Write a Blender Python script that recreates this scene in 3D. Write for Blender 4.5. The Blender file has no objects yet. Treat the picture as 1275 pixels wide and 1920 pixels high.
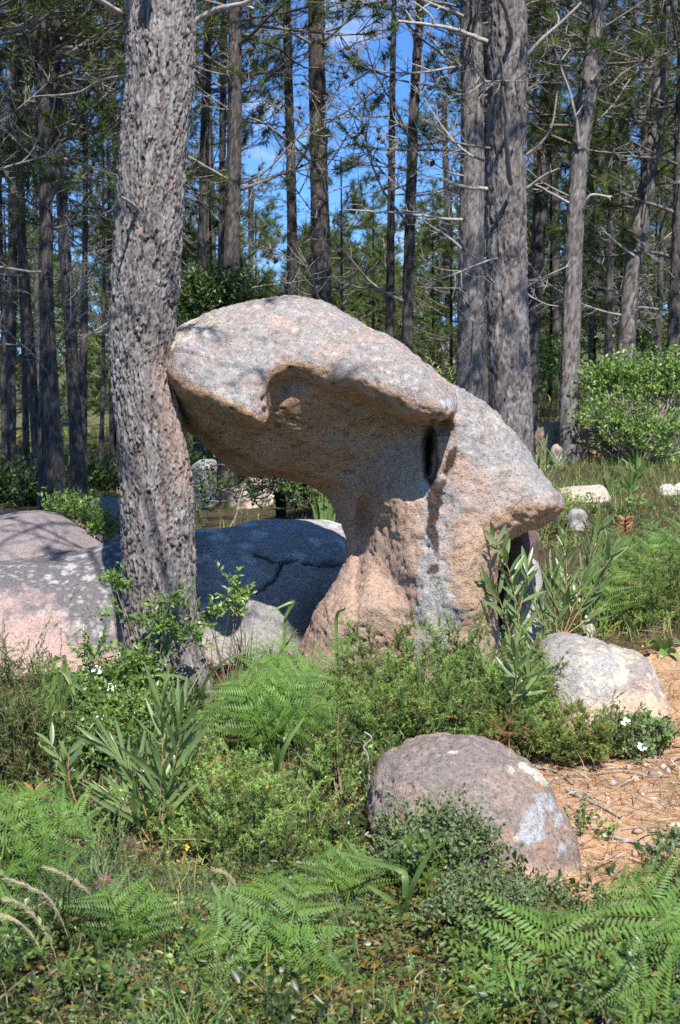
import bpy, math, random
import numpy as np
from mathutils import Vector, Matrix

sc = bpy.context.scene
COL = sc.collection
rng = np.random.default_rng(7)
random.seed(7)
R = math.radians

# ------------------------------------------------------------------ camera
CAMZ, FPX, CX, CY = 1.5, 2667.0, 637.5, 960.0
PITCH = math.atan(160.0 / FPX)
cam_d = bpy.data.cameras.new('camera')
cam = bpy.data.objects.new('camera', cam_d)
COL.objects.link(cam)
cam.location = (0, 0, CAMZ)
cam.rotation_euler = (math.pi / 2 - PITCH, 0, 0)
cam_d.sensor_fit = 'VERTICAL'
cam_d.sensor_height = 36
cam_d.lens = 50
cam_d.clip_start = 0.05
cam_d.clip_end = 3000
cam_d.dof.use_dof = True
cam_d.dof.focus_distance = 6.8
cam_d.dof.aperture_fstop = 7.0
sc.camera = cam

# ------------------------------------------------------------------ sky and sun
SUN_AZ, SUN_EL = R(12), R(50)          # azimuth to the right of straight behind the camera
sun_to = Vector((math.sin(SUN_AZ) * math.cos(SUN_EL), -math.cos(SUN_AZ) * math.cos(SUN_EL), math.sin(SUN_EL)))
sun_d = bpy.data.lights.new('sun', 'SUN')
sun = bpy.data.objects.new('sun', sun_d)
COL.objects.link(sun)
sun.rotation_euler = sun_to.to_track_quat('Z', 'Y').to_euler()
sun.location = (5, -10, 15)
sun_d.energy = 5.0
sun_d.angle = R(0.53)
sun_d.color = (1.0, 0.96, 0.91)

world = bpy.data.worlds.new('World')
sc.world = world
world.use_nodes = True
nt = world.node_tree
nt.nodes.clear()
w_out = nt.nodes.new('ShaderNodeOutputWorld')
w_bg = nt.nodes.new('ShaderNodeBackground')
w_sky = nt.nodes.new('ShaderNodeTexSky')
w_sky.sky_type = 'NISHITA'
w_sky.sun_disc = False
w_sky.sun_elevation = SUN_EL
w_sky.sun_rotation = math.pi - SUN_AZ
w_sky.altitude = 2500
w_sky.air_density = 1.0
w_sky.dust_density = 0.0
w_sky.ozone_density = 5.0
w_hsv = nt.nodes.new('ShaderNodeHueSaturation')
w_hsv.inputs['Saturation'].default_value = 1.12
w_tint = nt.nodes.new('ShaderNodeMix')
w_tint.data_type = 'RGBA'
w_tint.blend_type = 'MULTIPLY'
w_tint.inputs['Factor'].default_value = 1.0
w_tint.inputs[7].default_value = (0.76, 0.90, 1.04, 1)
nt.links.new(w_sky.outputs[0], w_hsv.inputs['Color'])
nt.links.new(w_hsv.outputs[0], w_tint.inputs[6])
# a few small fair-weather clouds low over the wood
w_tc = nt.nodes.new('ShaderNodeTexCoord')
w_map = nt.nodes.new('ShaderNodeMapping')
w_map.inputs['Scale'].default_value = (1.0, 1.0, 2.6)
w_map.inputs['Location'].default_value = (0.62, 0.2, 0.35)
w_n = nt.nodes.new('ShaderNodeTexNoise')
w_n.inputs['Scale'].default_value = 5.5
w_n.inputs['Detail'].default_value = 7
w_n.inputs['Roughness'].default_value = 0.55
w_r = nt.nodes.new('ShaderNodeMapRange')
w_r.inputs[1].default_value = 0.60
w_r.inputs[2].default_value = 0.78
w_mix = nt.nodes.new('ShaderNodeMix')
w_mix.data_type = 'RGBA'
nt.links.new(w_tc.outputs['Generated'], w_map.inputs[0])
nt.links.new(w_map.outputs[0], w_n.inputs['Vector'])
nt.links.new(w_n.outputs[0], w_r.inputs[0])
nt.links.new(w_r.outputs[0], w_mix.inputs['Factor'])
nt.links.new(w_tint.outputs[2], w_mix.inputs[6])
w_mix.inputs[7].default_value = (6.5, 6.8, 7.2, 1)
nt.links.new(w_mix.outputs[2], w_bg.inputs[0])
w_bg.inputs['Strength'].default_value = 0.125
nt.links.new(w_bg.outputs[0], w_out.inputs[0])

sc.view_settings.view_transform = 'Standard'
sc.view_settings.look = 'None'
sc.view_settings.gamma = 1.0
sc.view_settings.use_curve_mapping = False
sc.view_settings.exposure = 0.67
sc.cycles.max_bounces = 5
sc.cycles.diffuse_bounces = 4
sc.cycles.glossy_bounces = 2
sc.cycles.transmission_bounces = 3
sc.cycles.transparent_max_bounces = 5
sc.cycles.use_denoising = False
sc.cycles.use_adaptive_sampling = True
sc.cycles.adaptive_threshold = 0.012
sc.cycles.sample_clamp_indirect = 20

# ------------------------------------------------------------------ helpers
CAMV = np.array([0, 0, CAMZ])
_cp, _sp = math.cos(PITCH), math.sin(PITCH)

def ray(px, py):
    u = (px - CX) / FPX; v = (CY - py) / FPX
    d = np.array([u, _cp + v * _sp, -_sp + v * _cp])
    return d / d[1]

def P(px, py, Y):
    """the point of the place seen at photograph pixel (px,py) that lies Y metres away"""
    return CAMV + ray(px, py) * Y

def sstep(a, b, x):
    t = np.clip((x - a) / (b - a), 0, 1)
    return t * t * (3 - 2 * t)

def _hash(ix, iy, iz, seed):
    h = (ix.astype(np.int64) * 374761393 + iy.astype(np.int64) * 668265263 + iz.astype(np.int64) * 2147483647 + seed * 974711) & 0xFFFFFFFF
    h = ((h ^ (h >> 13)) * 1274126177) & 0xFFFFFFFF
    h = ((h ^ (h >> 16)) * 2246822519) & 0xFFFFFFFF
    h = h ^ (h >> 15)
    return (h & 0xFFFFFF) / float(0x1000000)

def noise(p, seed=0):
    p = np.asarray(p, float)
    f = np.floor(p); t = p - f
    t = t * t * t * (t * (t * 6 - 15) + 10)
    i = f.astype(np.int64)
    out = 0
    for dx in (0, 1):
        wx = t[..., 0] if dx else 1 - t[..., 0]
        for dy in (0, 1):
            wy = t[..., 1] if dy else 1 - t[..., 1]
            for dz in (0, 1):
                wz = t[..., 2] if dz else 1 - t[..., 2]
                out = out + wx * wy * wz * _hash(i[..., 0] + dx, i[..., 1] + dy, i[..., 2] + dz, seed)
    return out * 2 - 1

def fbm(p, oct=4, seed=0, rough=0.5):
    p = np.asarray(p, float); a = 1; s = 0; n = 0
    for o in range(oct):
        s = s + a * noise(p * (2 ** o) + o * 17.3, seed + o); n += a; a *= rough
    return s / n

def pts3(x, y, z=0.0):
    x, y, z = np.broadcast_arrays(np.asarray(x, float), np.asarray(y, float), np.asarray(z, float))
    return np.stack([x, y, z], -1)

def mesh(name, V, faces, col=None, mats=(), midx=None, smooth=True):
    """faces: list of int arrays, each (n,3) or (n,4)"""
    me = bpy.data.meshes.new(name)
    V = np.ascontiguousarray(V, np.float32)
    faces = [np.asarray(f, np.int32) for f in faces if len(f)]
    tot = np.concatenate([np.full(len(f), f.shape[1], np.int32) for f in faces])
    loops = np.concatenate([f.ravel() for f in faces])
    me.vertices.add(len(V)); me.vertices.foreach_set('co', V.ravel())
    me.loops.add(len(loops)); me.loops.foreach_set('vertex_index', loops)
    me.polygons.add(len(tot))
    st = np.concatenate([[0], np.cumsum(tot)[:-1]]).astype(np.int32)
    me.polygons.foreach_set('loop_start', st)
    if smooth:
        me.polygons.foreach_set('use_smooth', np.ones(len(tot), bool))
    if midx is not None:
        me.polygons.foreach_set('material_index', np.asarray(midx, np.int32))
    if col is not None:
        c = np.ones((len(V), 4), np.float32); c[:, :np.shape(col)[1]] = col
        a = me.color_attributes.new('Col', 'FLOAT_COLOR', 'POINT')
        a.data.foreach_set('color', c.ravel())
    for m in mats:
        me.materials.append(m)
    me.update(calc_edges=True)
    return me

def obj(name, me, parent=None, loc=None, label=None, cat=None, group=None, kind=None):
    o = bpy.data.objects.new(name, me)
    COL.objects.link(o)
    if parent is not None: o.parent = parent
    if loc is not None: o.location = [float(c) for c in loc]
    if label: o['label'] = label
    if cat: o['category'] = cat
    if group: o['group'] = group
    if kind: o['kind'] = kind
    return o

class MB:
    """collects pieces of one mesh"""
    def __init__(s): s.V = []; s.F = []; s.C = []; s.M = []; s.n = 0
    def add(s, V, F, c=None, m=0):
        V = np.asarray(V, float); F = np.asarray(F)
        s.V.append(V); s.F.append(F + s.n)
        cc = np.ones((len(V), 3)) if c is None else np.broadcast_to(np.asarray(c, float), (len(V), 3))
        s.C.append(cc); s.M.append(np.full(len(F), m)); s.n += len(V)
    def build(s, name, mats, off=(0, 0, 0), smooth=True):
        if not s.V: return None
        tri = [i for i, f in enumerate(s.F) if f.shape[1] == 3]; qd = [i for i, f in enumerate(s.F) if f.shape[1] == 4]
        F = []; M = []
        if tri: F.append(np.concatenate([s.F[i] for i in tri])); M += [s.M[i] for i in tri]
        if qd: F.append(np.concatenate([s.F[i] for i in qd])); M += [s.M[i] for i in qd]
        return mesh(name, np.concatenate(s.V) - np.asarray(off), F, np.concatenate(s.C), mats, np.concatenate(M), smooth)

def tube(pts, rad, ns=6, cap=True):
    """tapered tube along a polyline -> V, quads"""
    pts = np.asarray(pts, float); rad = np.broadcast_to(np.asarray(rad, float), (len(pts),))
    t = np.gradient(pts, axis=0); t /= np.linalg.norm(t, axis=1, keepdims=True) + 1e-9
    ref = np.array([0, 0, 1.0]) if abs(t[:, 2]).mean() < 0.8 else np.array([1.0, 0, 0])
    a = np.cross(t, ref); a /= np.linalg.norm(a, axis=1, keepdims=True) + 1e-9
    b = np.cross(t, a)
    th = np.arange(ns) / ns * 2 * np.pi
    V = pts[:, None] + rad[:, None, None] * (a[:, None] * np.cos(th)[None, :, None] + b[:, None] * np.sin(th)[None, :, None])
    n = len(pts)
    i, j = np.meshgrid(np.arange(n - 1), np.arange(ns), indexing='ij')
    j2 = (j + 1) % ns
    F = np.stack([i * ns + j, i * ns + j2, (i + 1) * ns + j2, (i + 1) * ns + j], -1).reshape(-1, 4)
    return V.reshape(-1, 3), F

def spline(pts, n, closed=False):
    """Catmull-Rom through pts"""
    p = np.asarray(pts, float); m = len(p)
    if closed:
        q = np.concatenate([p[-1:], p, p[:2]]); segs = m
    else:
        q = np.concatenate([2 * p[:1] - p[1:2], p, 2 * p[-1:] - p[-2:-1]]); segs = m - 1
    s = np.linspace(0, segs, n, endpoint=not closed)
    k = np.minimum(s.astype(int), segs - 1); t = (s - k)[:, None]
    a, b, c, d = q[k], q[k + 1], q[k + 2], q[k + 3]
    return 0.5 * (2 * b + (c - a) * t + (2 * a - 5 * b + 4 * c - d) * t ** 2 + (3 * b - a - 3 * c + d) * t ** 3)

def norm(v):
    v = np.asarray(v, float)
    return v / (np.linalg.norm(v, axis=-1, keepdims=True) + 1e-9)

# ------------------------------------------------------------------ materials
class NT:
    def __init__(s, name):
        s.m = bpy.data.materials.new(name); s.m.use_nodes = True
        s.t = s.m.node_tree; s.t.nodes.clear()
        s.out = s.n('ShaderNodeOutputMaterial')
    def n(s, typ, **kw):
        nd = s.t.nodes.new(typ)
        for k, v in kw.items(): setattr(nd, k, v)
        return nd
    def l(s, a, b): s.t.links.new(a, b)
    def noise(s, scale, detail=4, rough=0.55, vec=None, dist=0.0):
        nd = s.n('ShaderNodeTexNoise'); nd.inputs['Scale'].default_value = scale
        nd.inputs['Detail'].default_value = detail; nd.inputs['Roughness'].default_value = rough
        nd.inputs['Distortion'].default_value = dist
        if vec is not None: s.l(vec, nd.inputs['Vector'])
        return nd.outputs[0]
    def rng(s, v, a, b, c=0.0, d=1.0):
        nd = s.n('ShaderNodeMapRange'); s.l(v, nd.inputs[0])
        for i, x in enumerate((a, b, c, d)): nd.inputs[i + 1].default_value = x
        return nd.outputs[0]
    def mix(s, f, a, b, mode='MIX'):
        nd = s.n('ShaderNodeMix', data_type='RGBA', blend_type=mode)
        for v, i in ((f, 0), (a, 6), (b, 7)):
            if isinstance(v, (int, float)): nd.inputs[i].default_value = v
            elif isinstance(v, tuple): nd.inputs[i].default_value = (*v[:3], 1)
            else: s.l(v, nd.inputs[i])
        return nd.outputs[2]
    def math(s, op, a, b=0.5):
        nd = s.n('ShaderNodeMath', operation=op)
        for v, i in ((a, 0), (b, 1)):
            if isinstance(v, (int, float)): nd.inputs[i].default_value = v
            else: s.l(v, nd.inputs[i])
        return nd.outputs[0]
    def bump(s, h, strength, dist):
        nd = s.n('ShaderNodeBump'); nd.inputs['Strength'].default_value = strength
        nd.inputs['Distance'].default_value = dist; s.l(h, nd.inputs['Height'])
        return nd.outputs[0]
    def attr(s): return s.n('ShaderNodeVertexColor', layer_name='Col').outputs[0]
    def bsdf(s, color, rough=0.8, normal=None, spec=0.3):
        b = s.n('ShaderNodeBsdfPrincipled')
        if isinstance(color, tuple): b.inputs['Base Color'].default_value = (*color, 1)
        else: s.l(color, b.inputs['Base Color'])
        if isinstance(rough, (int, float)): b.inputs['Roughness'].default_value = rough
        else: s.l(rough, b.inputs['Roughness'])
        b.inputs['Specular IOR Level'].default_value = spec
        if normal is not None: s.l(normal, b.inputs['Normal'])
        return b
    def done(s, sh): s.l(sh.outputs[0] if hasattr(sh, 'outputs') else sh, s.out.inputs[0]); return s.m

def leaf_mat(name, color, trans=0.35, rough=0.5, spec=0.4, var=0.25, nscale=18.0, tcol=None):
    k = NT(name)
    c = k.mix(1.0, k.attr(), color, 'MULTIPLY')
    gp = k.n('ShaderNodeNewGeometry').outputs['Position']
    nz = k.noise(nscale, 3, vec=gp)
    lo = tuple(1 - var for _ in range(3)); hi = (1 + var * 1.3, 1 + var, 1 - var * .2)
    c = k.mix(1.0, c, k.mix(k.rng(nz, .3, .7), lo, hi), 'MULTIPLY')
    oi = k.n('ShaderNodeObjectInfo').outputs['Random']
    c = k.mix(1.0, c, k.mix(oi, (.86, .88, .9), (1.14, 1.1, 1.0)), 'MULTIPLY')
    b = k.bsdf(c, rough, spec=spec)
    t = k.n('ShaderNodeBsdfTranslucent')
    tc = k.mix(1.0, c, tcol or (1.2, 1.35, .6), 'MULTIPLY')
    k.l(tc, t.inputs[0])
    ms = k.n('ShaderNodeMixShader'); ms.inputs[0].default_value = trans
    k.l(b.outputs[0], ms.inputs[1]); k.l(t.outputs[0], ms.inputs[2])
    return k.done(ms)

def wood_mat(name, a, b, scale=40.0):
    k = NT(name)
    gp = k.n('ShaderNodeNewGeometry').outputs['Position']
    c = k.mix(k.rng(k.noise(scale, 4, vec=gp), .35, .65), a, b)
    c = k.mix(1.0, c, k.attr(), 'MULTIPLY')
    return k.done(k.bsdf(c, .85, k.bump(k.noise(scale * 2, 3, vec=gp), .5, .004), .2))
# ------------------------------------------------------------------ terrain
_ky = np.array([-60, 0, 3, 5, 6.4, 7.2, 10, 16, 25, 40, 80, 300, 900.])
_kr = np.array([-.3, -.05, 0, 0.02, .13, .26, .5, 1.08, 1.75, 3.0, 6.5, 24, 40.])
_kl = np.array([-.3, 0, 0, 0.03, .12, .25, .36, .58, .75, 1.3, 3.6, 16, 34.])

def g0(x, y):
    x = np.asarray(x, float); y = np.asarray(y, float)
    t = sstep(-0.12, 0.16, x / np.maximum(y, 2.5))
    return np.interp(y, _ky, _kl) * (1 - t) + np.interp(y, _ky, _kr) * t

def dirtmask(x, y):
    """the bare sandy patch on the right between the boulders"""
    x = np.asarray(x, float); y = np.asarray(y, float)
    n = fbm(pts3(x * 2.2, y * 2.2, 3.0), 3, 41)
    e = ((x - 1.55) / 1.0) ** 2 + ((y - 5.85) / 1.15) ** 2
    e2 = ((x - 0.85) / .3) ** 2 + ((y - 4.75) / .35) ** 2
    e3 = ((x - 1.85) / .42) ** 2 + ((y - 7.0) / .75) ** 2
    return np.maximum(np.maximum(sstep(1.25, .75, e + n * .5), sstep(1.3, .7, e2 + n * .5)), sstep(1.3, .6, e3 + n * .6))

def gz(x, y):
    z = g0(x, y)
    p = pts3(x, y, 0)
    near = sstep(30, 8, np.asarray(y, float))
    d = dirtmask(x, y)
    z = z + fbm(p * .7, 3, 5) * .05 + fbm(p * 3.1, 4, 6) * .03 * near
    z = z - d * .025 + d * fbm(p * 9, 4, 8) * .022
    far = sstep(20, 60, np.asarray(y, float))
    return z + far * fbm(p * .05, 3, 9) * 1.2

def hit(px, py, y0=2.2, y1=80.):
    """where the view ray through (px,py) meets the ground"""
    ys = np.concatenate([np.arange(y0, 12, .02), np.arange(12, y1, .1)])
    r = ray(px, py)
    x = r[0] * ys; z = CAMZ + r[2] * ys
    b = np.nonzero(z <= gz(x, ys))[0]
    k = b[0] if len(b) else len(ys) - 1
    return np.array([x[k], ys[k], z[k]])

def ground(x, y): return np.array([x, y, float(gz(np.array([x]), np.array([y]))[0])])

def axis(a, b, d, lo, hi, gr=1.18):
    mid = list(np.arange(a, b + 1e-6, d)); L = []; s = d; v = a
    while v > lo: s *= gr; v -= s; L.append(v)
    H = []; s = d; v = mid[-1]
    while v < hi: s *= gr; v += s; H.append(v)
    return np.array(L[::-1] + mid + H)

xs = axis(-2.4, 2.8, .038, -700, 700, 1.10); ys = axis(2.8, 8.4, .036, -60, 900, 1.08)
X, Yg = np.meshgrid(xs, ys, indexing='ij')
Z = gz(X, Yg)
nx, ny = len(xs), len(ys)
ii, jj = np.meshgrid(np.arange(nx - 1), np.arange(ny - 1), indexing='ij')
Fg = np.stack([ii * ny + jj, (ii + 1) * ny + jj, (ii + 1) * ny + jj + 1, ii * ny + jj + 1], -1).reshape(-1, 4)
D = dirtmask(X, Yg)
colg = np.stack([D, np.clip(Yg / 60, 0, 1), fbm(pts3(X * 1.3, Yg * 1.3, 1), 3, 77) * .5 + .5], -1).reshape(-1, 3)

k = NT('forest_floor_soil')
gp = k.n('ShaderNodeNewGeometry').outputs['Position']
sep = k.n('ShaderNodeSeparateColor'); k.l(k.attr(), sep.inputs[0])
n1 = k.noise(7, 6, .6, gp); n2 = k.noise(38, 5, .65, gp); n3 = k.noise(150, 3, .6, gp)
soil = k.mix(k.rng(n2, .35, .68), (.04, .028, .018), (.12, .085, .05))
soil = k.mix(k.rng(n1, .5, .72), soil, (.06, .06, .026))
sand = k.mix(k.rng(n2, .3, .7), (.47, .28, .155), (.57, .375, .23))
sand = k.mix(k.rng(n3, .55, .72), sand, (.42, .26, .155))
sand = k.mix(k.rng(n1, .58, .78), sand, (.38, .235, .145))
msk = k.rng(k.math('ADD', sep.outputs[0], k.math('MULTIPLY', k.math('SUBTRACT', n2, .5), .9)), .3, .6)
c = k.mix(msk, soil, sand)
c = k.mix(k.rng(sep.outputs[1], .2, .9), c, (.13, .13, .06))
h = k.math('ADD', k.math('MULTIPLY', n2, .7), k.math('MULTIPLY', n3, .4))
MAT_SOIL = k.done(k.bsdf(c, .95, k.bump(h, .9, .02), .1))
obj('ground', mesh('ground', np.stack([X, Yg, Z], -1).reshape(-1, 3), [Fg], colg, [MAT_SOIL]), kind='structure')
# ------------------------------------------------------------------ rocks: implicit bodies turned into meshes
def poly_sd(poly, X, Z):
    """signed distance to a closed polygon, negative inside"""
    px, pz = X.ravel(), Z.ravel()
    d = np.full(px.shape, 1e9); ins = np.zeros(px.shape, bool)
    a = poly; b = np.roll(poly, -1, 0)
    for (ax, az), (bx, bz) in zip(a, b):
        ex, ez = bx - ax, bz - az
        t = np.clip(((px - ax) * ex + (pz - az) * ez) / (ex * ex + ez * ez + 1e-12), 0, 1)
        d = np.minimum(d, (px - ax - t * ex) ** 2 + (pz - az - t * ez) ** 2)
        c = (az > pz) != (bz > pz)
        with np.errstate(divide='ignore', invalid='ignore'):
            ins ^= c & (px < (bx - ax) * (pz - az) / (bz - az) + ax)
    d = np.sqrt(d)
    return np.where(ins, -d, d).reshape(X.shape)

def smin(a, b, k):
    h = np.clip(.5 + .5 * (b - a) / k, 0, 1)
    return b * (1 - h) + a * h - k * h * (1 - h)

def nets(F, org, d):
    """naive surface nets of F<0"""
    nx, ny, nz = F.shape
    s = F < 0
    c = [(0, 0, 0), (1, 0, 0), (0, 1, 0), (1, 1, 0), (0, 0, 1), (1, 0, 1), (0, 1, 1), (1, 1, 1)]
    sl = lambda o: (slice(o[0], nx - 1 + o[0]), slice(o[1], ny - 1 + o[1]), slice(o[2], nz - 1 + o[2]))
    cnt = sum(s[sl(o)].astype(np.int8) for o in c)
    act = np.argwhere((cnt > 0) & (cnt < 8))
    idx = np.full((nx - 1, ny - 1, nz - 1), -1, np.int64)
    idx[tuple(act.T)] = np.arange(len(act))
    val = {o: F[tuple((act + np.array(o)).T)] for o in c}
    acc = np.zeros((len(act), 3)); n = np.zeros(len(act))
    for o in c:
        for ax in range(3):
            if o[ax]: continue
            q = list(o); q[ax] = 1; q = tuple(q)
            a, b = val[o], val[q]
            m = (a < 0) != (b < 0)
            t = np.where(m, a / np.where(m, a - b, 1), 0)
            p = np.array(o, float)[None] + t[:, None] * np.eye(3)[ax][None]
            acc += p * m[:, None]; n += m
    V = org + d * (act + acc / n[:, None])
    Fs = []
    for ax in range(3):
        b, e = [(1, 2), (2, 0), (0, 1)][ax]
        s0 = np.take(s, np.arange(F.shape[ax] - 1), ax); s1 = np.take(s, np.arange(1, F.shape[ax]), ax)
        m = s0 != s1
        g = np.argwhere(m)
        g = g[(g[:, b] > 0) & (g[:, e] > 0) & (g[:, b] < F.shape[b] - 1) & (g[:, e] < F.shape[e] - 1)]
        fl = s0[tuple(g.T)]
        B = np.zeros(3, int); B[b] = 1; E = np.zeros(3, int); E[e] = 1
        q = np.stack([idx[tuple((g - B - E).T)], idx[tuple((g - E).T)], idx[tuple(g.T)], idx[tuple((g - B).T)]], -1)
        q[~fl] = q[~fl][:, ::-1]
        Fs.append(q)
    return V, np.concatenate(Fs)

def vnormals(V, F):
    n = np.cross(V[F[:, 2]] - V[F[:, 0]], V[F[:, 3]] - V[F[:, 1]])
    N = np.zeros_like(V)
    for j in range(4): np.add.at(N, F[:, j], n)
    return norm(N)

def relax(V, F, it=2, f=.5):
    e = np.concatenate([F[:, [0, 1]], F[:, [1, 2]], F[:, [2, 3]], F[:, [3, 0]]])
    deg = np.bincount(e.ravel(), minlength=len(V)).astype(float)[:, None]
    for _ in range(it):
        S = np.zeros_like(V)
        for k3 in range(3):
            S[:, k3] = np.bincount(e[:, 0], V[e[:, 1], k3], len(V)) + np.bincount(e[:, 1], V[e[:, 0], k3], len(V))
        V = V * (1 - f) + f * S / deg
    return V

class Rock:
    """pillow-shaped bodies whose outlines are drawn as (px,py) at distance Y0"""
    def __init__(s, Y0): s.Y0 = Y0; s.parts = []; s.cuts = []
    def xz(s, p):
        return np.array([P(a, b, s.Y0)[[0, 2]] for a, b in p])
    def pillow(s, poly, R, Tf, Tb, y=0., tilt=0., k=.06, smooth=True, tx=0.):
        q = s.xz(poly)
        if smooth: q = spline(q, len(q) * 5, True)
        s.parts.append((q, R, Tf, Tb, s.Y0 + y, tilt, k, q.mean(0), tx)); return s
    def cut(s, px, py, y, rx, ry, rz, k=.03, rot=0.):
        c = P(px, py, s.Y0); s.cuts.append((np.array([c[0], s.Y0 + y, c[2]]), np.array([rx, ry, rz]), k, rot)); return s
    def mesh(s, d, pad=.06):
        lo = np.min([p[0].min(0) for p in s.parts], 0) - pad; hi = np.max([p[0].max(0) for p in s.parts], 0) + pad
        y0 = min(p[4] - p[2] - abs(p[5]) * np.ptp(p[0][:, 1]) / 2 - abs(p[8]) * np.ptp(p[0][:, 0]) / 2 for p in s.parts) - pad
        y1 = max(p[4] + p[3] + abs(p[5]) * np.ptp(p[0][:, 1]) / 2 + abs(p[8]) * np.ptp(p[0][:, 0]) / 2 for p in s.parts) + pad
        x = np.arange(lo[0], hi[0], d); y = np.arange(y0, y1, d); z = np.arange(lo[1], hi[1], d)
        X2, Z2 = np.meshgrid(x, z, indexing='ij')
        F = None
        Y = y[None, :, None]
        for q, R_, Tf, Tb, yc, tilt, k, c, tx in s.parts:
            sd = poly_sd(q, X2, Z2)
            yy = Y - (yc + tilt * (Z2 - c[1]) + tx * (X2 - c[0]))[:, None, :]
            yy = yy * np.where(yy < 0, R_ / Tf, R_ / Tb)
            f = np.sqrt(np.maximum(sd + R_, 0)[:, None, :] ** 2 + yy ** 2) - R_
            F = f if F is None else smin(F, f, k)
        for c, r, k, rot in s.cuts:
            dx, dy, dz = X2[:, None, :] - c[0], Y - c[1], Z2[:, None, :] - c[2]
            ca, sa = math.cos(rot), math.sin(rot)
            dx, dz = dx * ca + dz * sa, -dx * sa + dz * ca
            q = np.sqrt((dx / r[0]) ** 2 + (dy / r[1]) ** 2 + (dz / r[2]) ** 2)
            f = (q - 1) * r.min()
            F = -smin(-F, f, k)
        V, Q = nets(F, np.array([x[0], y[0], z[0]]), d)
        return relax(V, Q, 2), Q

def rock_mat(name, grain=190.0, bump=.6):
    k = NT(name)
    gp = k.n('ShaderNodeNewGeometry').outputs['Position']
    col = k.attr()
    n1 = k.noise(grain, 3, .7, gp); n2 = k.noise(55, 5, .65, gp); n3 = k.noise(14, 4, .6, gp)
    v = k.n('ShaderNodeTexVoronoi'); v.inputs['Scale'].default_value = grain * .9; k.l(gp, v.inputs['Vector'])
    vs = k.n('ShaderNodeSeparateColor'); k.l(v.outputs['Color'], vs.inputs[0])
    c = k.mix(1.0, col, k.mix(k.rng(n2, .3, .7), (.80, .78, .76), (1.2, 1.2, 1.2)), 'MULTIPLY')
    c = k.mix(k.rng(vs.outputs[0], .86, .90, 0, .6), c, (.42, .40, .40), 'MULTIPLY')           # dark mica grains
    c = k.mix(k.rng(vs.outputs[1], .82, .87, 0, .35), c, (1.45, 1.4, 1.35), 'MULTIPLY')            # pale feldspar grains
    c = k.mix(k.rng(n1, .6, .75, 0, .35), c, (.8, .66, .56), 'MULTIPLY')
    pt = k.rng(k.noise(75, 2, .5, gp), .60, .70)
    c = k.mix(k.math('MULTIPLY', pt, .35), c, (.38, .34, .31), 'MULTIPLY')
    h = k.math('ADD', k.math('MULTIPLY', n1, .7), k.math('ADD', n2, k.math('MULTIPLY', n3, 1.2)))
    h = k.math('SUBTRACT', h, k.math('MULTIPLY', pt, .6))
    return k.done(k.bsdf(c, .92, k.bump(h, bump, .022), .12))

MAT_ROCK = rock_mat('granite')
PINK = np.array([.50, .375, .31]); TAN = np.array([.47, .35, .265]); GREY = np.array([.36, .35, .345])
PALE = np.array([.56, .545, .51]); DARK = np.array([.115, .115, .125]); OCHRE = np.array([.34, .22, .085])
BLUE = np.array([.47, .495, .505]); BROWN = np.array([.10, .06, .045]); CREAM = np.array([.60, .56, .44])

def blend(c, tgt, m): return c * (1 - m[:, None]) + tgt * m[:, None]

def spots(V, scale, seed, lo, hi):
    """crisp-edged round lichen patches"""
    p = V * scale; f = np.floor(p); best = np.full(len(V), 9.)
    for dx in (-1, 0, 1):
        for dy in (-1, 0, 1):
            for dz in (-1, 0, 1):
                i = (f + [dx, dy, dz]).astype(np.int64)
                j = np.stack([_hash(i[:, 0], i[:, 1], i[:, 2], seed + q) for q in range(4)], -1)
                dd = np.linalg.norm(i + j[:, :3] - p, axis=1) / (.15 + .75 * j[:, 3] ** 2)
                best = np.minimum(best, dd)
    best = best + fbm(V * scale * 5, 3, seed) * .35
    return sstep(hi, lo, best)
# ------------------------------------------------------------------ the balancing rock
Y0 = 7.15
rk = Rock(Y0)
cap = [(311, 672), (318, 640), (331, 619), (388, 588), (449, 566), (520, 552), (563, 553), (607, 566), (651, 590), (695, 612), (739, 637), (783, 670), (818, 702), (834, 728), (842, 757), (836, 784), (814, 798), (774, 796), (722, 776), (678, 758), (634, 746), (596, 732), (572, 724), (550, 722), (530, 732), (520, 752), (516, 772), (510, 792), (496, 804), (462, 800), (420, 784), (370, 762), (340, 740), (320, 712)]
body = [(322, 690), (333, 751), (344, 799), (379, 834), (410, 865), (436, 887), (476, 899), (537, 902), (581, 918), (616, 940), (645, 975), (700, 1010), (790, 1000), (850, 900), (852, 800), (826, 762), (770, 752), (700, 722), (634, 708), (590, 700), (555, 705), (520, 725), (480, 752), (420, 742), (370, 718)]
rk.pillow(body, .13, .30, .42, y=.115, tilt=-.85, k=.08)
rk.pillow([(350, 690), (450, 620), (600, 610), (740, 670), (815, 760), (800, 900), (640, 905), (500, 870), (400, 820)], .16, .30, .4, y=.15, tilt=-.75, k=.08)
neck = [(702, 885), (765, 835), (850, 800), (930, 850), (945, 960), (930, 1010), (922, 1067), (928, 1120), (925, 1345), (745, 1345), (752, 1180), (742, 1110), (728, 1060), (722, 1000), (700, 940)]
rk.pillow(neck, .17, .36, .40, y=.02, tilt=.20, k=.15)
back = [(660, 900), (640, 960), (653, 1018), (651, 1047), (640, 1084), (621, 1125), (589, 1178), (560, 1345), (760, 1345), (800, 1000), (760, 880)]
rk.pillow(back, .16, .26, .34, y=.18, k=.12)
foot = [(592, 1185), (628, 1130), (672, 1092), (712, 1090), (752, 1120), (790, 1200), (800, 1345), (560, 1345)]
rk.pillow(foot, .12, .30, .3, y=.08, tilt=-.25, k=.12)
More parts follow.
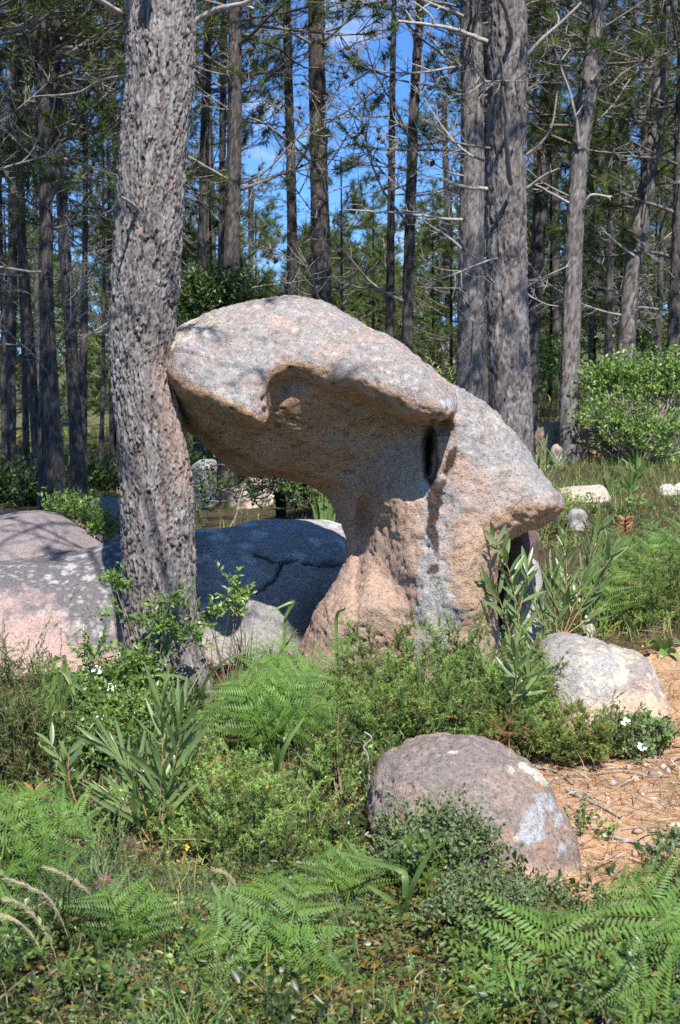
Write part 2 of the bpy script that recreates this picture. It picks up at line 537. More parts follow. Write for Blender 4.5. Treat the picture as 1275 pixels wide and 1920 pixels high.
sh = [(790, 692), (822, 704), (870, 733), (927, 774), (968, 815), (992, 843), (1021, 892), (1045, 929), (1050, 949), (1041, 962), (1009, 982), (968, 997), (938, 1020), (915, 1080), (890, 1140), (820, 1140), (792, 1000), (795, 860), (785, 760)]
rk.pillow(sh, .19, .36, .42, y=.0, tilt=.16, k=.12)
rk.pillow(cap, .16, .34, .52, y=-.17, tilt=.80, tx=-.06, k=.022)
rk.cut(800, 852, -.30, .026, .26, .125, .02, -.06)
rk.cut(822, 800, -.40, .04, .18, .05, .03)
rk.cut(425, 672, -.50, .05, .05, .03, .05, .6)
rk.cut(676, 1010, -.16, .05, .26, .24, .05, -.12)
rk.cut(738, 1092, -.36, .03, .08, .035, .04)
V, Q = rk.mesh(.0115)
N = vnormals(V, Q)
px = CX + V[:, 0] * FPX / Y0; py = 800 - (V[:, 2] - CAMZ) * FPX / Y0       # rock-plane coordinates
# weathering: exposed upper crust knobbly, sheltered cavity smoother with scoops
ex = sstep(-.15, .35, N[:, 2])
ex = np.maximum(ex, sstep(690, 760, px) * sstep(860, 930, py))
V0 = V.copy()
big = fbm(V * 3.0, 4, 3) * .022
mid = fbm(V * np.array([13, 13, 15]), 4, 4, .6) * .014
fine = fbm(V * 55, 3, 12, .6)
pit = np.maximum(0, fbm(V * np.array([26, 26, 40]), 2, 21) - .32) * .05
V = V + N * (big + mid * (.55 + .75 * ex) + fine * (.003 + .0045 * ex) - pit * (.5 + .5 * (1 - ex)))[:, None]
scoop = np.maximum(0, fbm(V0 * np.array([4.5, 4.5, 5.5]), 2, 33) - .05) * .035 * (1 - ex) * sstep(960, 880, py)
V = V - N * scoop[:, None]
# albedo
n1 = fbm(V * 4, 4, 51); n2 = fbm(V * 14, 4, 52); n3 = fbm(V * 45, 3, 53)
c = np.tile(PINK * .92, (len(V), 1))
c = blend(c, TAN * 1.0, sstep(-.1, .4, n1) * .7)
crust = sstep(.02, .30, N[:, 2] + n2 * .25 + n1 * .15) * sstep(1000, 930, py + n1 * 40) * (1 - sstep(840, 815, px) * sstep(790, 830, py))
c = blend(c, GREY * .92, crust * (.62 + .3 * sstep(-.2, .3, n2)))
c = blend(c, PINK * 1.0, crust * sstep(.12, .42, fbm(V * 7, 4, 58)) * .75)
c = blend(c, PALE * .95, crust * sstep(.25, .42, n3 + n1 * .3) * .5)
c = blend(c, DARK * 1.6, crust * sstep(.22, .45, fbm(V * 20, 4, 59, .65)) * .6)
top = sstep(.75, .95, N[:, 2] + n2 * .2)
c = blend(c, DARK * 2.2, top * sstep(430, 330, px + n1 * 60) * .7)
# sheltered cavity: ochre algae streaks and darker ochre towards the left
cav = sstep(.06, -.22, N[:, 2] + n1 * .12) * sstep(960, 900, py - (px - 560) * .25)
c = blend(c, TAN * np.array([1.08, 1.02, .92]), cav * .75)
c = blend(c, OCHRE * 1.15, cav * sstep(-.15, .35, fbm(V * np.array([3.5, 3.5, 7]), 3, 61) + (520 - px) / 500) * .5)
c = blend(c, OCHRE * np.array([.55, .55, .6]), cav * sstep(.15, .45, fbm(V * np.array([3, 3, 6]), 3, 66) + (470 - px) / 500) * .6)
c = blend(c, TAN * .55, cav * sstep(.30, .5, fbm(V * np.array([30, 30, 50]), 2, 63)) * .7)
# rim lichen (blue-white) along the right end of the crust
rim = sstep(34, 6, np.abs(py - np.interp(px, [640, 700, 760, 800, 840], [722, 755, 774, 776, 768])) + n2 * 22) * sstep(660, 760, px)* sstep(850,830,px)
c = blend(c, BLUE * 1.08, rim * sstep(-.25, .1, n2) * sstep(-.3, .1, N[:, 2]) * .9)
# pale runnel with a dark moss streak down the front of the pedestal
front = sstep(.1, -.3, N[:, 1])
run = np.interp(py, [870, 950, 1040, 1120, 1210], [806, 806, 806, 806, 806])
w = np.interp(py, [860, 900, 1000, 1060, 1130, 1215], [16, 28, 24, 26, 32, 28])
wm = sstep(1.0, .84, np.abs(px - run) / w + n2 * 1.0 + n3 * .8) * sstep(875, 900, py) * sstep(1260, 1180, py) * front
c = blend(c, BLUE * .95, wm * .65)
c = blend(c, GREY * .85, wm * sstep(1060, 1140, py) * sstep(-.1, .2, n3) * .5)
dm = sstep(1.1, .9, np.abs(px - 806 - 4 * np.sin(py / 23)) / np.interp(py, [880, 905, 950, 1010, 1030], [15, 15, 12, 9, 4]) + n2 * .8 + n3 * .7) * sstep(888, 902, py) * sstep(1032, 1020, py) * front
dm = np.maximum(dm, sstep(1.1, .7, np.hypot((px - 807) / 9, (py - 1053) / 9) + n2 * .6) * front)
dm = np.maximum(dm, sstep(1.1, .7, np.hypot((px - 838 + (py - 850) * .35) / 8, (py - 858) / 28) + n2 * .5) * front)
c = blend(c, BROWN * .6 * (1 + n3[:, None] * .6), dm * .92)
crk = sstep(1.2, .8, np.hypot((px - 800) / 15, (py - 850) / 56) + n2 * .3) * front
c = blend(c, BROWN * .6, crk * .8)  # shade inside the crevice put into the colour
# blue-grey patch on the shoulder, iron-orange lower right
shl = sstep(1.2, .6, np.hypot((px - 965) / 62, (py - 885) / 48) + n1 * .8)
c = blend(c, BLUE * .85, shl * .5)
lich = sstep(1.1, .8, np.hypot((px - 925) / 26, (py - 788 - (px - 925) * .55) / 12) + n2 * .5)
c = blend(c, CREAM * .9, lich * .8)
org = sstep(1.3, .5, np.hypot((px - 880) / 60, (py - 1050) / 70) + n1 * .6) * front
c = blend(c, np.array([.52, .37, .25]), org * .4)
yl = spots(V, 8.0, 9, .8, 1.0) * crust * sstep(470, 380, px)
c = blend(c, CREAM * 1.05, yl * .85)
warm = np.maximum(cav, sstep(820, 900, py)) * (1 - wm) * (1 - crust * .6)
c = blend(c, c * np.array([1.01, .965, .895]), warm)
c *= (1 + n3 * .16 + n2 * .14)[:, None] * np.array([.91, .90, .89])
rock_c = np.array([*P(760, 1240, Y0)])
rock_c[2] = gz(np.array([rock_c[0]]), np.array([Y0]))[0]
obj('balancing_rock', mesh('balancing_rock', V - rock_c, [Q], np.clip(c, .01, .9), [MAT_ROCK]), loc=rock_c,
    label='large weathered granite rock shaped like a mushroom arch, leaning against the pine trunk', cat='rock')
# ------------------------------------------------------------------ the other boulders and stones
def boulder(name, label, Y0, poly, Rr, Tf, Tb, d, painter, tilt=.3, amp=(.02, .012, .003), y=0., tx=0., post=None, extra=None, group=None, mat=None, cat='boulder'):
    r = Rock(Y0); r.pillow(poly, Rr, Tf, Tb, y=y, tilt=tilt, tx=tx)
    if extra: extra(r)
    V, Q = r.mesh(d)
    N = vnormals(V, Q)
    sc_ = 3.0
    V = V + N * (fbm(V * 2.6, 3, len(label)) * amp[0] + fbm(V * 11, 4, len(label) + 1) * amp[1] + fbm(V * 45, 3, 5) * amp[2])[:, None]
    px = CX + V[:, 0] * FPX / V[:, 1]; py = 800 - (V[:, 2] - CAMZ) * FPX / V[:, 1]      # stain layout as seen on the face
    if post is not None: V = post(V, N, px, py)
    c = painter(V, N, px, py)
    base = np.array([V[:, 0].mean(), V[:, 1].mean(), V[:, 2].min()])
    return obj(name, mesh(name, V - base, [Q], np.clip(c, .01, .9), [mat or MAT_ROCK]), loc=base, label=label, cat=cat, group=group)

def seg_dist(px, py, line):
    d = np.full(px.shape, 1e9)
    for (ax, ay), (bx, by) in zip(line[:-1], line[1:]):
        ex, ey = bx - ax, by - ay
        t = np.clip(((px - ax) * ex + (py - ay) * ey) / (ex * ex + ey * ey), 0, 1)
        d = np.minimum(d, np.hypot(px - ax - t * ex, py - ay - t * ey))
    return d

def paint_long(V, N, px, py):
    n1 = fbm(V * 3, 4, 71); n2 = fbm(V * 13, 4, 72); n3 = fbm(V * 48, 3, 73)
    c = np.tile(np.array([.47, .335, .295]), (len(V), 1))
    gl = np.interp(px, [-50, 100, 160, 230, 420, 700], [1140, 1170, 1225, 1200, 1215, 1230])
    gm = sstep(30, -50, py - gl + n2 * 60 + n1 * 40)
    c = blend(c, DARK * 1.2, gm * (.92 + .08 * n3))
    c = blend(c, np.array([.40, .38, .36]), gm * sstep(.24, .38, n3 + n2 * .3) * .8)
    c = blend(c, PALE * (.95 - .35 * sstep(1080, 1140, py))[:, None], sstep(330, 420, px) * (.6 + .3 * sstep(1050, 1150, py)))  # shaded right half painted paler for missing fill light, less where sunlit
    c = blend(c, PALE * 1.0, spots(V, 15.0, 5, .5, .6) * gm * .7)
    rt = sstep(340, 400, px)
    c = blend(c, np.array([.70, .69, .66]), spots(V, 7.0, 23, .6, .7) * rt * sstep(1120, 1060, py) * .9)
    ck = np.minimum(seg_dist(px, py + fbm(V * 30, 2, 3) * 4, CRACK), seg_dist(px, py, CRACK[4:5] + [(500, 1040), (478, 1034)]))
    c = blend(c, np.array([.05, .04, .035]), sstep(4.5, 1.5, ck) * rt * .85)  # the crack's own shade painted in as dark brown
    return c * (1 + .12 * n3)[:, None]

CRACK = [(385, 1162), (428, 1128), (490, 1105), (515, 1085), (528, 1058), (545, 1048), (585, 1058), (640, 1060)]
def post_long(V, N, px, py):
    ln = CRACK
    ln2 = [(470, 1030), (500, 1036), (530, 1052)]
    j = fbm(V * 30, 2, 3) * 4
    d = np.minimum(seg_dist(px, py + j, ln), 9)
    d2 = seg_dist(px, py, [(484, 1036), (510, 1044)])
    f = (N[:, 1] < .2)
    return V - N * ((sstep(5, 1.5, d) * .035 + sstep(16, 6, d2) * .03) * f)[:, None] - np.array([0, 0, 1]) * (sstep(5, -25, py - np.interp(px, [400, 515, 528, 640], [1130, 1085, 1055, 1055])) * 0)[:, None]

boulder('granite_boulder', 'long low boulder behind the pine trunk, dark lichen above and pink granite below', 7.95,
        [(-170, 1090), (-60, 1058), (0, 1046), (80, 1039), (160, 1029), (230, 1017), (300, 1008), (365, 1001), (450, 991), (520, 988), (590, 992), (640, 1004), (668, 1040), (660, 1110), (610, 1190), (560, 1330), (300, 1370), (100, 1390), (-170, 1390)],
          .36, .44, .6, .0165, paint_long, tilt=.75, tx=.40, post=post_long, amp=(.03, .008, .0015))

def paint_back(V, N, px, py):
    n1 = fbm(V * 2.5, 3, 81); n2 = fbm(V * 9, 4, 82)
    c = np.tile(np.array([.52, .40, .33]), (len(V), 1))
    c = blend(c, np.array([.40, .31, .27]), sstep(0, .4, n1) * .6)
    c = blend(c, DARK * 1.5, sstep(.6, .9, N[:, 2] + n2 * .25) * .65)
    return c * (1 + .12 * n2)[:, None]
boulder('granite_boulder', 'smooth domed boulder in tree shade at the left edge, beyond the long boulder', 10.4,
        [(-120, 1000), (-50, 978), (10, 966), (60, 961), (100, 968), (150, 995), (190, 1020), (225, 1050), (230, 1120), (-120, 1150)], .45, .8, .8, .025, paint_back, tilt=.8)
boulder('granite_boulder', 'pale pink boulder just left of the pine trunk, topmost of the shaded boulders', 12.0,
        [(138, 955), (160, 940), (200, 934), (240, 933), (300, 938), (335, 965), (345, 1040), (230, 1080), (150, 1010)], .4, .6, .6, .025, paint_back, tilt=.6)
boulder('granite_boulder', 'small flat boulder peeking over the domed boulder at the left edge', 13.2,
        [(-60, 968), (0, 960), (40, 959), (55, 968), (58, 1010), (-60, 1020)], .2, .5, .5, .03, paint_back, tilt=.5)

def paint_front(V, N, px, py):
    n1 = fbm(V * 5, 4, 91); n2 = fbm(V * 16, 4, 92); n3 = fbm(V * 60, 3, 93)
    c = np.tile(np.array([.30, .23, .19]), (len(V), 1))
    c = blend(c, np.array([.36, .21, .125]), sstep(.05, .4, n2 + n1 * .4) * .7)
    c = blend(c, np.array([.20, .185, .175]), sstep(0, .4, n1 + N[:, 2] * .5 - .2) * .7)
    c = blend(c, np.array([.38, .30, .27]), sstep(.15, .4, n3) * .4)
    e = n2 * 18 + n3 * 10
    def spot(x, y, a, b, rot=0.):
        dx, dy = px - x, py - y
        u = dx * math.cos(rot) + dy * math.sin(rot); v = -dx * math.sin(rot) + dy * math.cos(rot)
        return sstep(1.15, .95, np.hypot(u / a, v / b) + (n2 * .9 + n3 * .6))
    for s_ in [(1008, 1556, 20, 32, .2), (1030, 1510, 22, 14, .8), (1052, 1550, 9, 16, .2), (1000, 1580, 24, 9, 0), (1062, 1600, 7, 8, 0)]:
        c = blend(c, np.array([.42, .445, .46]), spot(*s_) * .7)
    for s_ in [(964, 1449, 10, 8, .6), (990, 1447, 16, 7, .7), (1020, 1468, 20, 9, .9), (972, 1585, 6, 5, 0), (852, 1417, 9, 3, 0)]:
        c = blend(c, np.array([.66, .60, .50]), spot(*s_) * .9)
    c = blend(c, np.array([.62, .44, .31]), sstep(1635, 1675, py + n1 * 50) * .7)
    return c * (1 + .16 * n3)[:, None]
boulder('granite_boulder', 'rounded brown-grey boulder in the foreground with pale blue lichen patches', 4.98,
        [(690, 1490), (704, 1445), (738, 1410), (790, 1390), (850, 1383), (910, 1393), (968, 1422), (1018, 1466), (1055, 1518), (1079, 1570), (1088, 1610), (1080, 1680), (1000, 1720), (850, 1720), (720, 1700), (692, 1590)],
        .24, .28, .34, .009, paint_front, tilt=.35, amp=(.034, .020, .006), post=lambda V, N, px, py: V - N * (np.maximum(0, fbm(V * 30, 2, 77) - .25) * .05 * sstep(900, 760, px))[:, None])

def paint_right(V, N, px, py):
    n1 = fbm(V * 5, 4, 101); n2 = fbm(V * 18, 4, 102); n3 = fbm(V * 60, 3, 103)
    c = np.tile(np.array([.36, .335, .315]), (len(V), 1))
    c = blend(c, np.array([.44, .35, .28]), sstep(1060, 1220, px + n1 * 60) * .8)
    c = blend(c, np.array([.24, .24, .25]), sstep(.1, .4, n2) * .5)
    c = blend(c, np.array([.46, .48, .485]), sstep(1.2, .7, np.hypot((px - 1135) / 40, (py - 1255) / 42) + n1 * .7) * .45)
    c = blend(c, np.array([.64, .58, .44]), spots(V, 20.0, 12, .75, .9) * sstep(1060, 1130, px) * .85)
    c = blend(c, np.array([.58, .42, .28]), sstep(1300, 1350, py + n1 * 40) * .7)
    return c * (1 + .15 * n3)[:, None]
boulder('granite_boulder', 'angular pale grey boulder on the sandy patch with cream lichen spots', 6.85,
        [(1008, 1245), (1018, 1214), (1045, 1199), (1082, 1196), (1130, 1213), (1170, 1226), (1205, 1236), (1218, 1252), (1236, 1288), (1248, 1322), (1243, 1400), (1150, 1420), (1030, 1420), (1024, 1340), (1012, 1290)],
        .10, .22, .3, .0095, paint_right, tilt=.45, amp=(.035, .018, .005))

def paint_plain(a, b=None):
    a = np.array(a)
    def f(V, N, px, py):
        n1 = fbm(V * 8, 4, 111); n2 = fbm(V * 30, 3, 112)
        c = np.tile(a, (len(V), 1))
        c = blend(c, GREY if b is None else np.array(b), sstep(-.1, .35, n1 + N[:, 2] * .3) * .7)
        return c * (1 + .18 * n2)[:, None]
    return f
ROCKS = [
    ('granite_boulder', 'shaded dark stone half hidden behind the right nose of the arched rock', 7.75, [(945, 985), (980, 980), (1000, 1000), (1006, 1030), (1004, 1150), (940, 1150)], .1, .12, .2, .012, (.20, .13, .11), (.14, .12, .12), -.3),  # dark colour stands in for the shade under the nose
    ('granite_boulder', 'upright grey stone behind the acacia shoots under the rock nose', 7.55, [(962, 1062), (985, 1045), (1006, 1056), (1018, 1100), (1024, 1150), (1020, 1290), (945, 1290), (945, 1110)], .07, .12, .15, .010, (.46, .40, .35), (.42, .41, .40), .3),
    ('small_stone', 'small pale stone just above the angular grey boulder', 7.35, [(1086, 1165), (1100, 1149), (1112, 1160), (1117, 1188), (1115, 1240), (1085, 1240)], .05, .07, .08, .010, (.55, .46, .36), (.55, .52, .45), .2),
    ('flat_stone', 'flat pinkish slab lying in the grass beyond the arched rock', 12.2, [(1048, 922), (1075, 914), (1120, 911), (1134, 917), (1133, 945), (1050, 950)], .05, .22, .3, .014, (.60, .46, .37), (.58, .5, .42), .8),
    ('small_stone', 'small grey stone in the grass below the flat pinkish slab', 10.9, [(1068, 962), (1085, 952), (1100, 960), (1102, 1000), (1066, 1000)], .05, .08, .08, .012, (.42, .34, .31), None, .3),
    ('small_stone', 'white stone at the right edge, left of a pair in the grass', 12.9, [(1238, 917), (1248, 908), (1262, 912), (1264, 935), (1238, 935)], .04, .06, .06, .01, (.66, .62, .55), (.62, .60, .56), .3),
    ('small_stone', 'white stone cut by the right edge, right of a pair in the grass', 12.6, [(1262, 918), (1272, 906), (1292, 908), (1300, 940), (1262, 940)], .04, .06, .06, .01, (.66, .62, .55), (.62, .60, .56), .3),
    ('granite_boulder', 'shadowed brown boulder left of the slim pine by the evergreen bush', 17.6, [(998, 850), (1003, 812), (1018, 793), (1040, 790), (1052, 800), (1056, 900), (998, 900)], .3, .4, .5, .025, (.40, .27, .19), (.36, .28, .24), .4),
    ('small_stone', 'small round stone at the foot of the slim pine by the evergreen bush', 16.2, [(1034, 850), (1040, 838), (1050, 838), (1055, 850), (1053, 885), (1036, 885)], .06, .08, .08, .015, (.52, .40, .30), None, .2),
    ('granite_boulder', 'low reddish boulder tucked under the evergreen bush on the right', 17.9, [(1085, 880), (1086, 820), (1110, 797), (1150, 795), (1170, 820), (1176, 890)], .3, .5, .5, .03, (.38, .22, .15), (.36, .26, .2), .4),
    ('granite_boulder', 'grey boulder in shade seen through the arch beside the trunk', 12.6, [(352, 960), (355, 885), (370, 868), (392, 866), (404, 880), (410, 935), (400, 1000), (356, 1000)], .2, .3, .3, .02, (.40, .37, .35), (.36, .36, .37), .3),
    ('granite_boulder', 'pink boulder beyond the crooked oak stem seen through the arch', 15.5, [(428, 960), (440, 918), (470, 896), (510, 892), (545, 905), (560, 960), (540, 1010), (430, 1010)], .4, .5, .6, .03, (.58, .42, .33), (.56, .42, .35), .5),
    ('granite_boulder', 'distant pink rock on the slope between the middle pines', 38., [(806, 690), (815, 655), (835, 642), (856, 650), (868, 690), (840, 720)], .5, .7, .8, .06, (.56, .40, .33), (.5, .42, .37), .4),
]
FOOT = [None, None, 1196, 936, 992, 929, 930, 862, 874, 862, 952, 948, None]      # photo row where each meets the ground
for (nm, lb, y0, poly, rr, tf, tb, d, a, b, tl), ft in zip(ROCKS, FOOT):
    if ft: y0 = float(hit(np.mean([q[0] for q in poly]), ft)[1]) + tf * .6
    else: poly = [(a_, b_ + (0 if b_ < np.mean([q[1] for q in poly]) else 60)) for a_, b_ in poly]
    boulder(nm, lb, y0, poly, rr, tf, tb, d, paint_plain(a, b), tilt=tl, amp=(.02, .014, .004) if y0 < 14 else (.05, .04, .01), cat='boulder' if nm == 'granite_boulder' else 'stone')
# ------------------------------------------------------------------ pine bark and trunks
def voro(u, v, nu, seed):
    """cell noise, periodic in u with nu cells; returns F1, F2, cell random, second random"""
    iu = np.floor(u).astype(np.int64); iv = np.floor(v).astype(np.int64)
    f1 = np.full(u.shape, 9.); f2 = np.full(u.shape, 9.); r = np.zeros(u.shape)
    for a in (-1, 0, 1):
        for b in (-1, 0, 1):
            cu = iu + a; cv = iv + b; w = np.mod(cu, nu)
            ju = _hash(w, cv, w * 0, seed); jv = _hash(w, cv, w * 0 + 7, seed)
            d = np.hypot(cu + .1 + .8 * ju - u, cv + .1 + .8 * jv - v)
            rr = _hash(w, cv, w * 0 + 13, seed)
            c = d < f1
            f2 = np.where(c, f1, np.minimum(f2, d)); r = np.where(c, rr, r); f1 = np.where(c, d, f1)
    return f1, f2, r

def bark_mat(name, tint=(1, 1, 1), bump=.5):
    k = NT(name)
    gp = k.n('ShaderNodeNewGeometry').outputs['Position']
    mp = k.n('ShaderNodeMapping'); mp.inputs['Scale'].default_value = (1, 1, .35); k.l(gp, mp.inputs[0])
    n1 = k.noise(120, 4, .65, mp.outputs[0]); n2 = k.noise(28, 4, .6, mp.outputs[0])
    c = k.mix(1.0, k.attr(), k.mix(k.rng(n1, .3, .7), (.66, .64, .62), (1.3, 1.3, 1.3)), 'MULTIPLY')
    c = k.mix(1.0, c, k.mix(k.rng(n2, .3, .7), (.8, .79, .79), (1.15, 1.15, 1.15)), 'MULTIPLY')
    c = k.mix(1.0, c, tint, 'MULTIPLY')
    return k.done(k.bsdf(c, .9, k.bump(k.math('ADD', n1, n2), bump, .012), .15))
MAT_BARK = bark_mat('pine_bark')

def trunk_mesh(name, Yd, prof, res_a, res_v, zfine, ztop, base_off, cell=(.026, .06), amp=.012, seed=1, lean=None, ground_z=None, rock_scar=False, flare=.25):
    """prof: (px,py,width px) rows from top to bottom at distance Yd. The trunk goes on above the frame to ztop."""
    pr = np.array([[*P(a, b, Yd)[[0, 2]], w / 2 * Yd / FPX] for a, b, w in prof])[::-1]      # bottom to top
    z = pr[:, 1]
    gzv = ground_z
    if gzv is None: gzv = float(gz(np.array([pr[0, 0]]), np.array([Yd]))[0])
    zs = np.concatenate([np.arange(gzv - .12, min(zfine, ztop), res_v), np.arange(min(zfine, ztop), ztop, max(.25, res_v))])
    k = 3 if len(z) > 3 else 1
    sl = (pr[-1, 0] - pr[-2, 0]) / (z[-1] - z[-2]); sl = np.clip(sl, -.12, .12)
    slb = (pr[1, 0] - pr[0, 0]) / (z[1] - z[0]); slb = np.clip(slb, -.25, .25)
    # smooth interpolation of the profile
    zz = np.linspace(z[0], z[-1], 400)
    def sm(vals):
        v = np.interp(zz, z, vals)
        wn = max(3, int(400 / len(z) / 1.3)) | 1
        ker = np.hanning(wn + 2)[1:-1]; ker /= ker.sum()
        vp = np.pad(v, wn // 2, mode='edge'); return np.convolve(vp, ker, 'valid')
    cx = np.interp(zs, zz, sm(pr[:, 0])); rr = np.interp(zs, zz, sm(pr[:, 2]))
    hi = zs > z[-1]; cx = np.where(hi, pr[-1, 0] + (zs - z[-1]) * sl * np.exp(-(zs - z[-1]) / 4), cx)
    rr = np.where(hi, pr[-1, 2] * np.clip(1 - .72 * (zs - z[-1]) / max(ztop - z[-1], .1), .12, 1), rr)
    lo = zs < z[0]; cx = np.where(lo, pr[0, 0] + (zs - z[0]) * slb, cx)
    rr = rr * (1 + flare * np.exp(-np.maximum(zs - gzv, 0) / .16))
    cy = Yd + fbm(pts3(zs * .4, seed * 3.1, 0), 2, seed) * .12 * np.clip(zs - 1, 0, 2) / 2
    th = np.arange(res_a) / res_a * 2 * np.pi
    TH, ZS = np.meshgrid(th, zs, indexing='ij')
    RR = rr[None] * (1 + .05 * np.sin(TH * 2 + seed) + .03 * np.sin(TH * 3 + ZS * 1.7))
    r0 = rr.mean(); nu = max(6, int(round(2 * np.pi * r0 / cell[0])))
    u = TH / (2 * np.pi) * nu; v = ZS / cell[1]
    q = pts3(np.cos(TH) * 3, np.sin(TH) * 3, ZS * 8)
    u = u + fbm(q * 1.7, 4, seed + 1, .6) * 1.0; v = v + fbm(q * 1.7, 4, seed + 2, .6) * .8
    f1, f2, rc = voro(u, v, nu, seed)
    g1, g2, rc2 = voro(u * .5 + 3.3, v * .20 + 1.7, nu // 2 if nu % 2 == 0 else nu, seed + 5)
    ed = f2 - f1; ed2 = g2 - g1
    h1, h2, rc3 = voro(u * 2.0 + 5.1, v * 1.9 + 2.3, nu * 2, seed + 8); ed3 = h2 - h1
    fz = fbm(pts3(np.cos(TH) * 16, np.sin(TH) * 16, ZS * 24), 4, seed + 9, .65)
    lz = fbm(pts3(np.cos(TH) * 4, np.sin(TH) * 4, ZS * 7), 3, seed + 11)
    open_ = sstep(-.45, .15, lz + fz * .7)                       # furrows open in places, plates merge elsewhere
    plate = 1 - (1 - sstep(.02, .13 + .1 * rc, ed)) * (.25 + .75 * open_)
    deep = 1 - (1 - sstep(.01, .14, ed2)) * sstep(-.35, .1, fz)
    tilt_ = (u - np.floor(u) - .5) * (rc - .5)
    small = 1 - (1 - sstep(.03, .2, ed3)) * sstep(-.1, .3, lz - fz)
    hgt = plate * (.5 + .6 * rc) * .7 + deep * 1.0 + fz * .5 + tilt_ * .3 + small * (.15 + .35 * rc3)
    rad = RR + (hgt - 1.4) * amp
    X = cx[None] + rad * np.cos(TH); Y = cy[None] + rad * np.sin(TH)
    V = np.stack([X, Y, ZS], -1).reshape(-1, 3)
    n, m = res_a, len(zs)
    i, j = np.meshgrid(np.arange(n), np.arange(m - 1), indexing='ij')
    i2 = (i + 1) % n
    F = np.stack([i * m + j, i2 * m + j, i2 * m + j + 1, i * m + j + 1], -1).reshape(-1, 4)
    # colour: grey weathered plates, dark furrows, fresh reddish flakes
    gcol = np.array([.215, .20, .19]); c = np.tile(gcol, (V.shape[0], 1)) * (.78 + .44 * rc.reshape(-1, 1)) * (1 + .5 * fz.reshape(-1, 1))
    nz = fbm(pts3(np.cos(TH) * 5, np.sin(TH) * 5, ZS * 5), 3, seed + 4).ravel()
    c = blend(c, np.array([.31, .295, .28]), sstep(.05, .4, nz) * .5)
    red = ((rc2 > .84) & (rc > .6)).ravel() * plate.ravel() * sstep(-.1, .2, fz.ravel())
    c = blend(c, np.array([.34, .21, .165]), red * .6)
    c = blend(c, np.array([.27, .205, .165]), sstep(.1, .45, fbm(pts3(np.cos(TH) * 2, np.sin(TH) * 2, ZS * 2.2), 3, seed + 31).ravel()) * .2)
    c = blend(c, np.array([.085, .06, .05]), (1 - plate.ravel()) * .85)
    c = c * (.8 + .4 * rc3.reshape(-1, 1))
    c = blend(c, np.array([.07, .052, .045]), (1 - small.ravel()) * .75)
    c = blend(c, np.array([.04, .03, .027]), (1 - deep.ravel()) * .9)
    info = dict(zs=zs, cx=cx, cy=cy, r=rr, gz=gzv)
    if rock_scar:       # pale flaky bark where the rock has rubbed the right flank
        ppy = 800 - (V[:, 2] - CAMZ) * FPX / Yd
        a = TH.ravel()
        scar = sstep(.75, .35, np.abs(np.angle(np.exp(1j * (a - np.interp(ppy, [640, 760, 950, 1000], [-.2, -.55, -.45, -.45]))))) + nz * .3) * sstep(640, 700, ppy) * sstep(960, 900, ppy)
        c = blend(c, np.array([.36, .26, .215]), scar * .55)
        rd = sstep(1, .4, np.hypot(np.angle(np.exp(1j * (a + .5))) / .6, (ppy - 665) / 30))
        c = blend(c, np.array([.26, .14, .11]), rd * .35)
    return V, F, c, info

def along(info, z):
    return np.array([np.interp(z, info['zs'], info['cx']), np.interp(z, info['zs'], info['cy']), z]), float(np.interp(z, info['zs'], info['r']))
main_prof = [(302, -20, 122), (305, 150, 120), (292, 280, 117), (285, 400, 120), (275, 540, 119), (267, 640, 116), (264, 700, 108), (277, 780, 117), (289, 860, 127), (293, 950, 131), (295, 1050, 131), (297, 1130, 131), (301, 1210, 140), (312, 1265, 146), (318, 1300, 150)]
YM = 6.92
V, F, c, main_info = trunk_mesh('trunk', YM, main_prof, 216, .0068, 3.85, 9.5, 0, cell=(.022, .078), amp=.017, seed=3, rock_scar=True, flare=.12)
# ------------------------------------------------------------------ branches, boughs, crowns
MAT_TWIG = wood_mat('dead_branch_wood', (.24, .215, .195), (.38, .345, .31), 30)
MAT_CONE = wood_mat('pine_cone_scales', (.055, .04, .03), (.13, .09, .06), 60)
MAT_NEEDLE = leaf_mat('pine_needles', (.10, .14, .048), .28, .45, .35, .3, 3.0)
prng = np.random.default_rng(21)

def rdir(r): return norm(r.normal(size=3))

def wander(r, start, d, L, n, wob, up=0.0):
    """a crooked twig path"""
    p = [np.array(start, float)]; d = norm(d)
    for i in range(n):
        d = norm(d + r.normal(size=3) * wob + np.array([0, 0, up]))
        p.append(p[-1] + d * L / n)
    return np.array(p), d

def add_cone(mb, c, d, s=.030):
    a = np.linspace(0, np.pi, 7); rad = np.sin(a) * s * .55 * (1.15 - .3 * a / np.pi); pts = np.array(c)[None] + np.outer(a / np.pi * s * 1.7, norm(d))
    V, F = tube(pts, np.maximum(rad, .001), 6); V = V + prng.normal(size=V.shape) * s * .05
    mb.add(V, F, (1, 1, 1), 2)

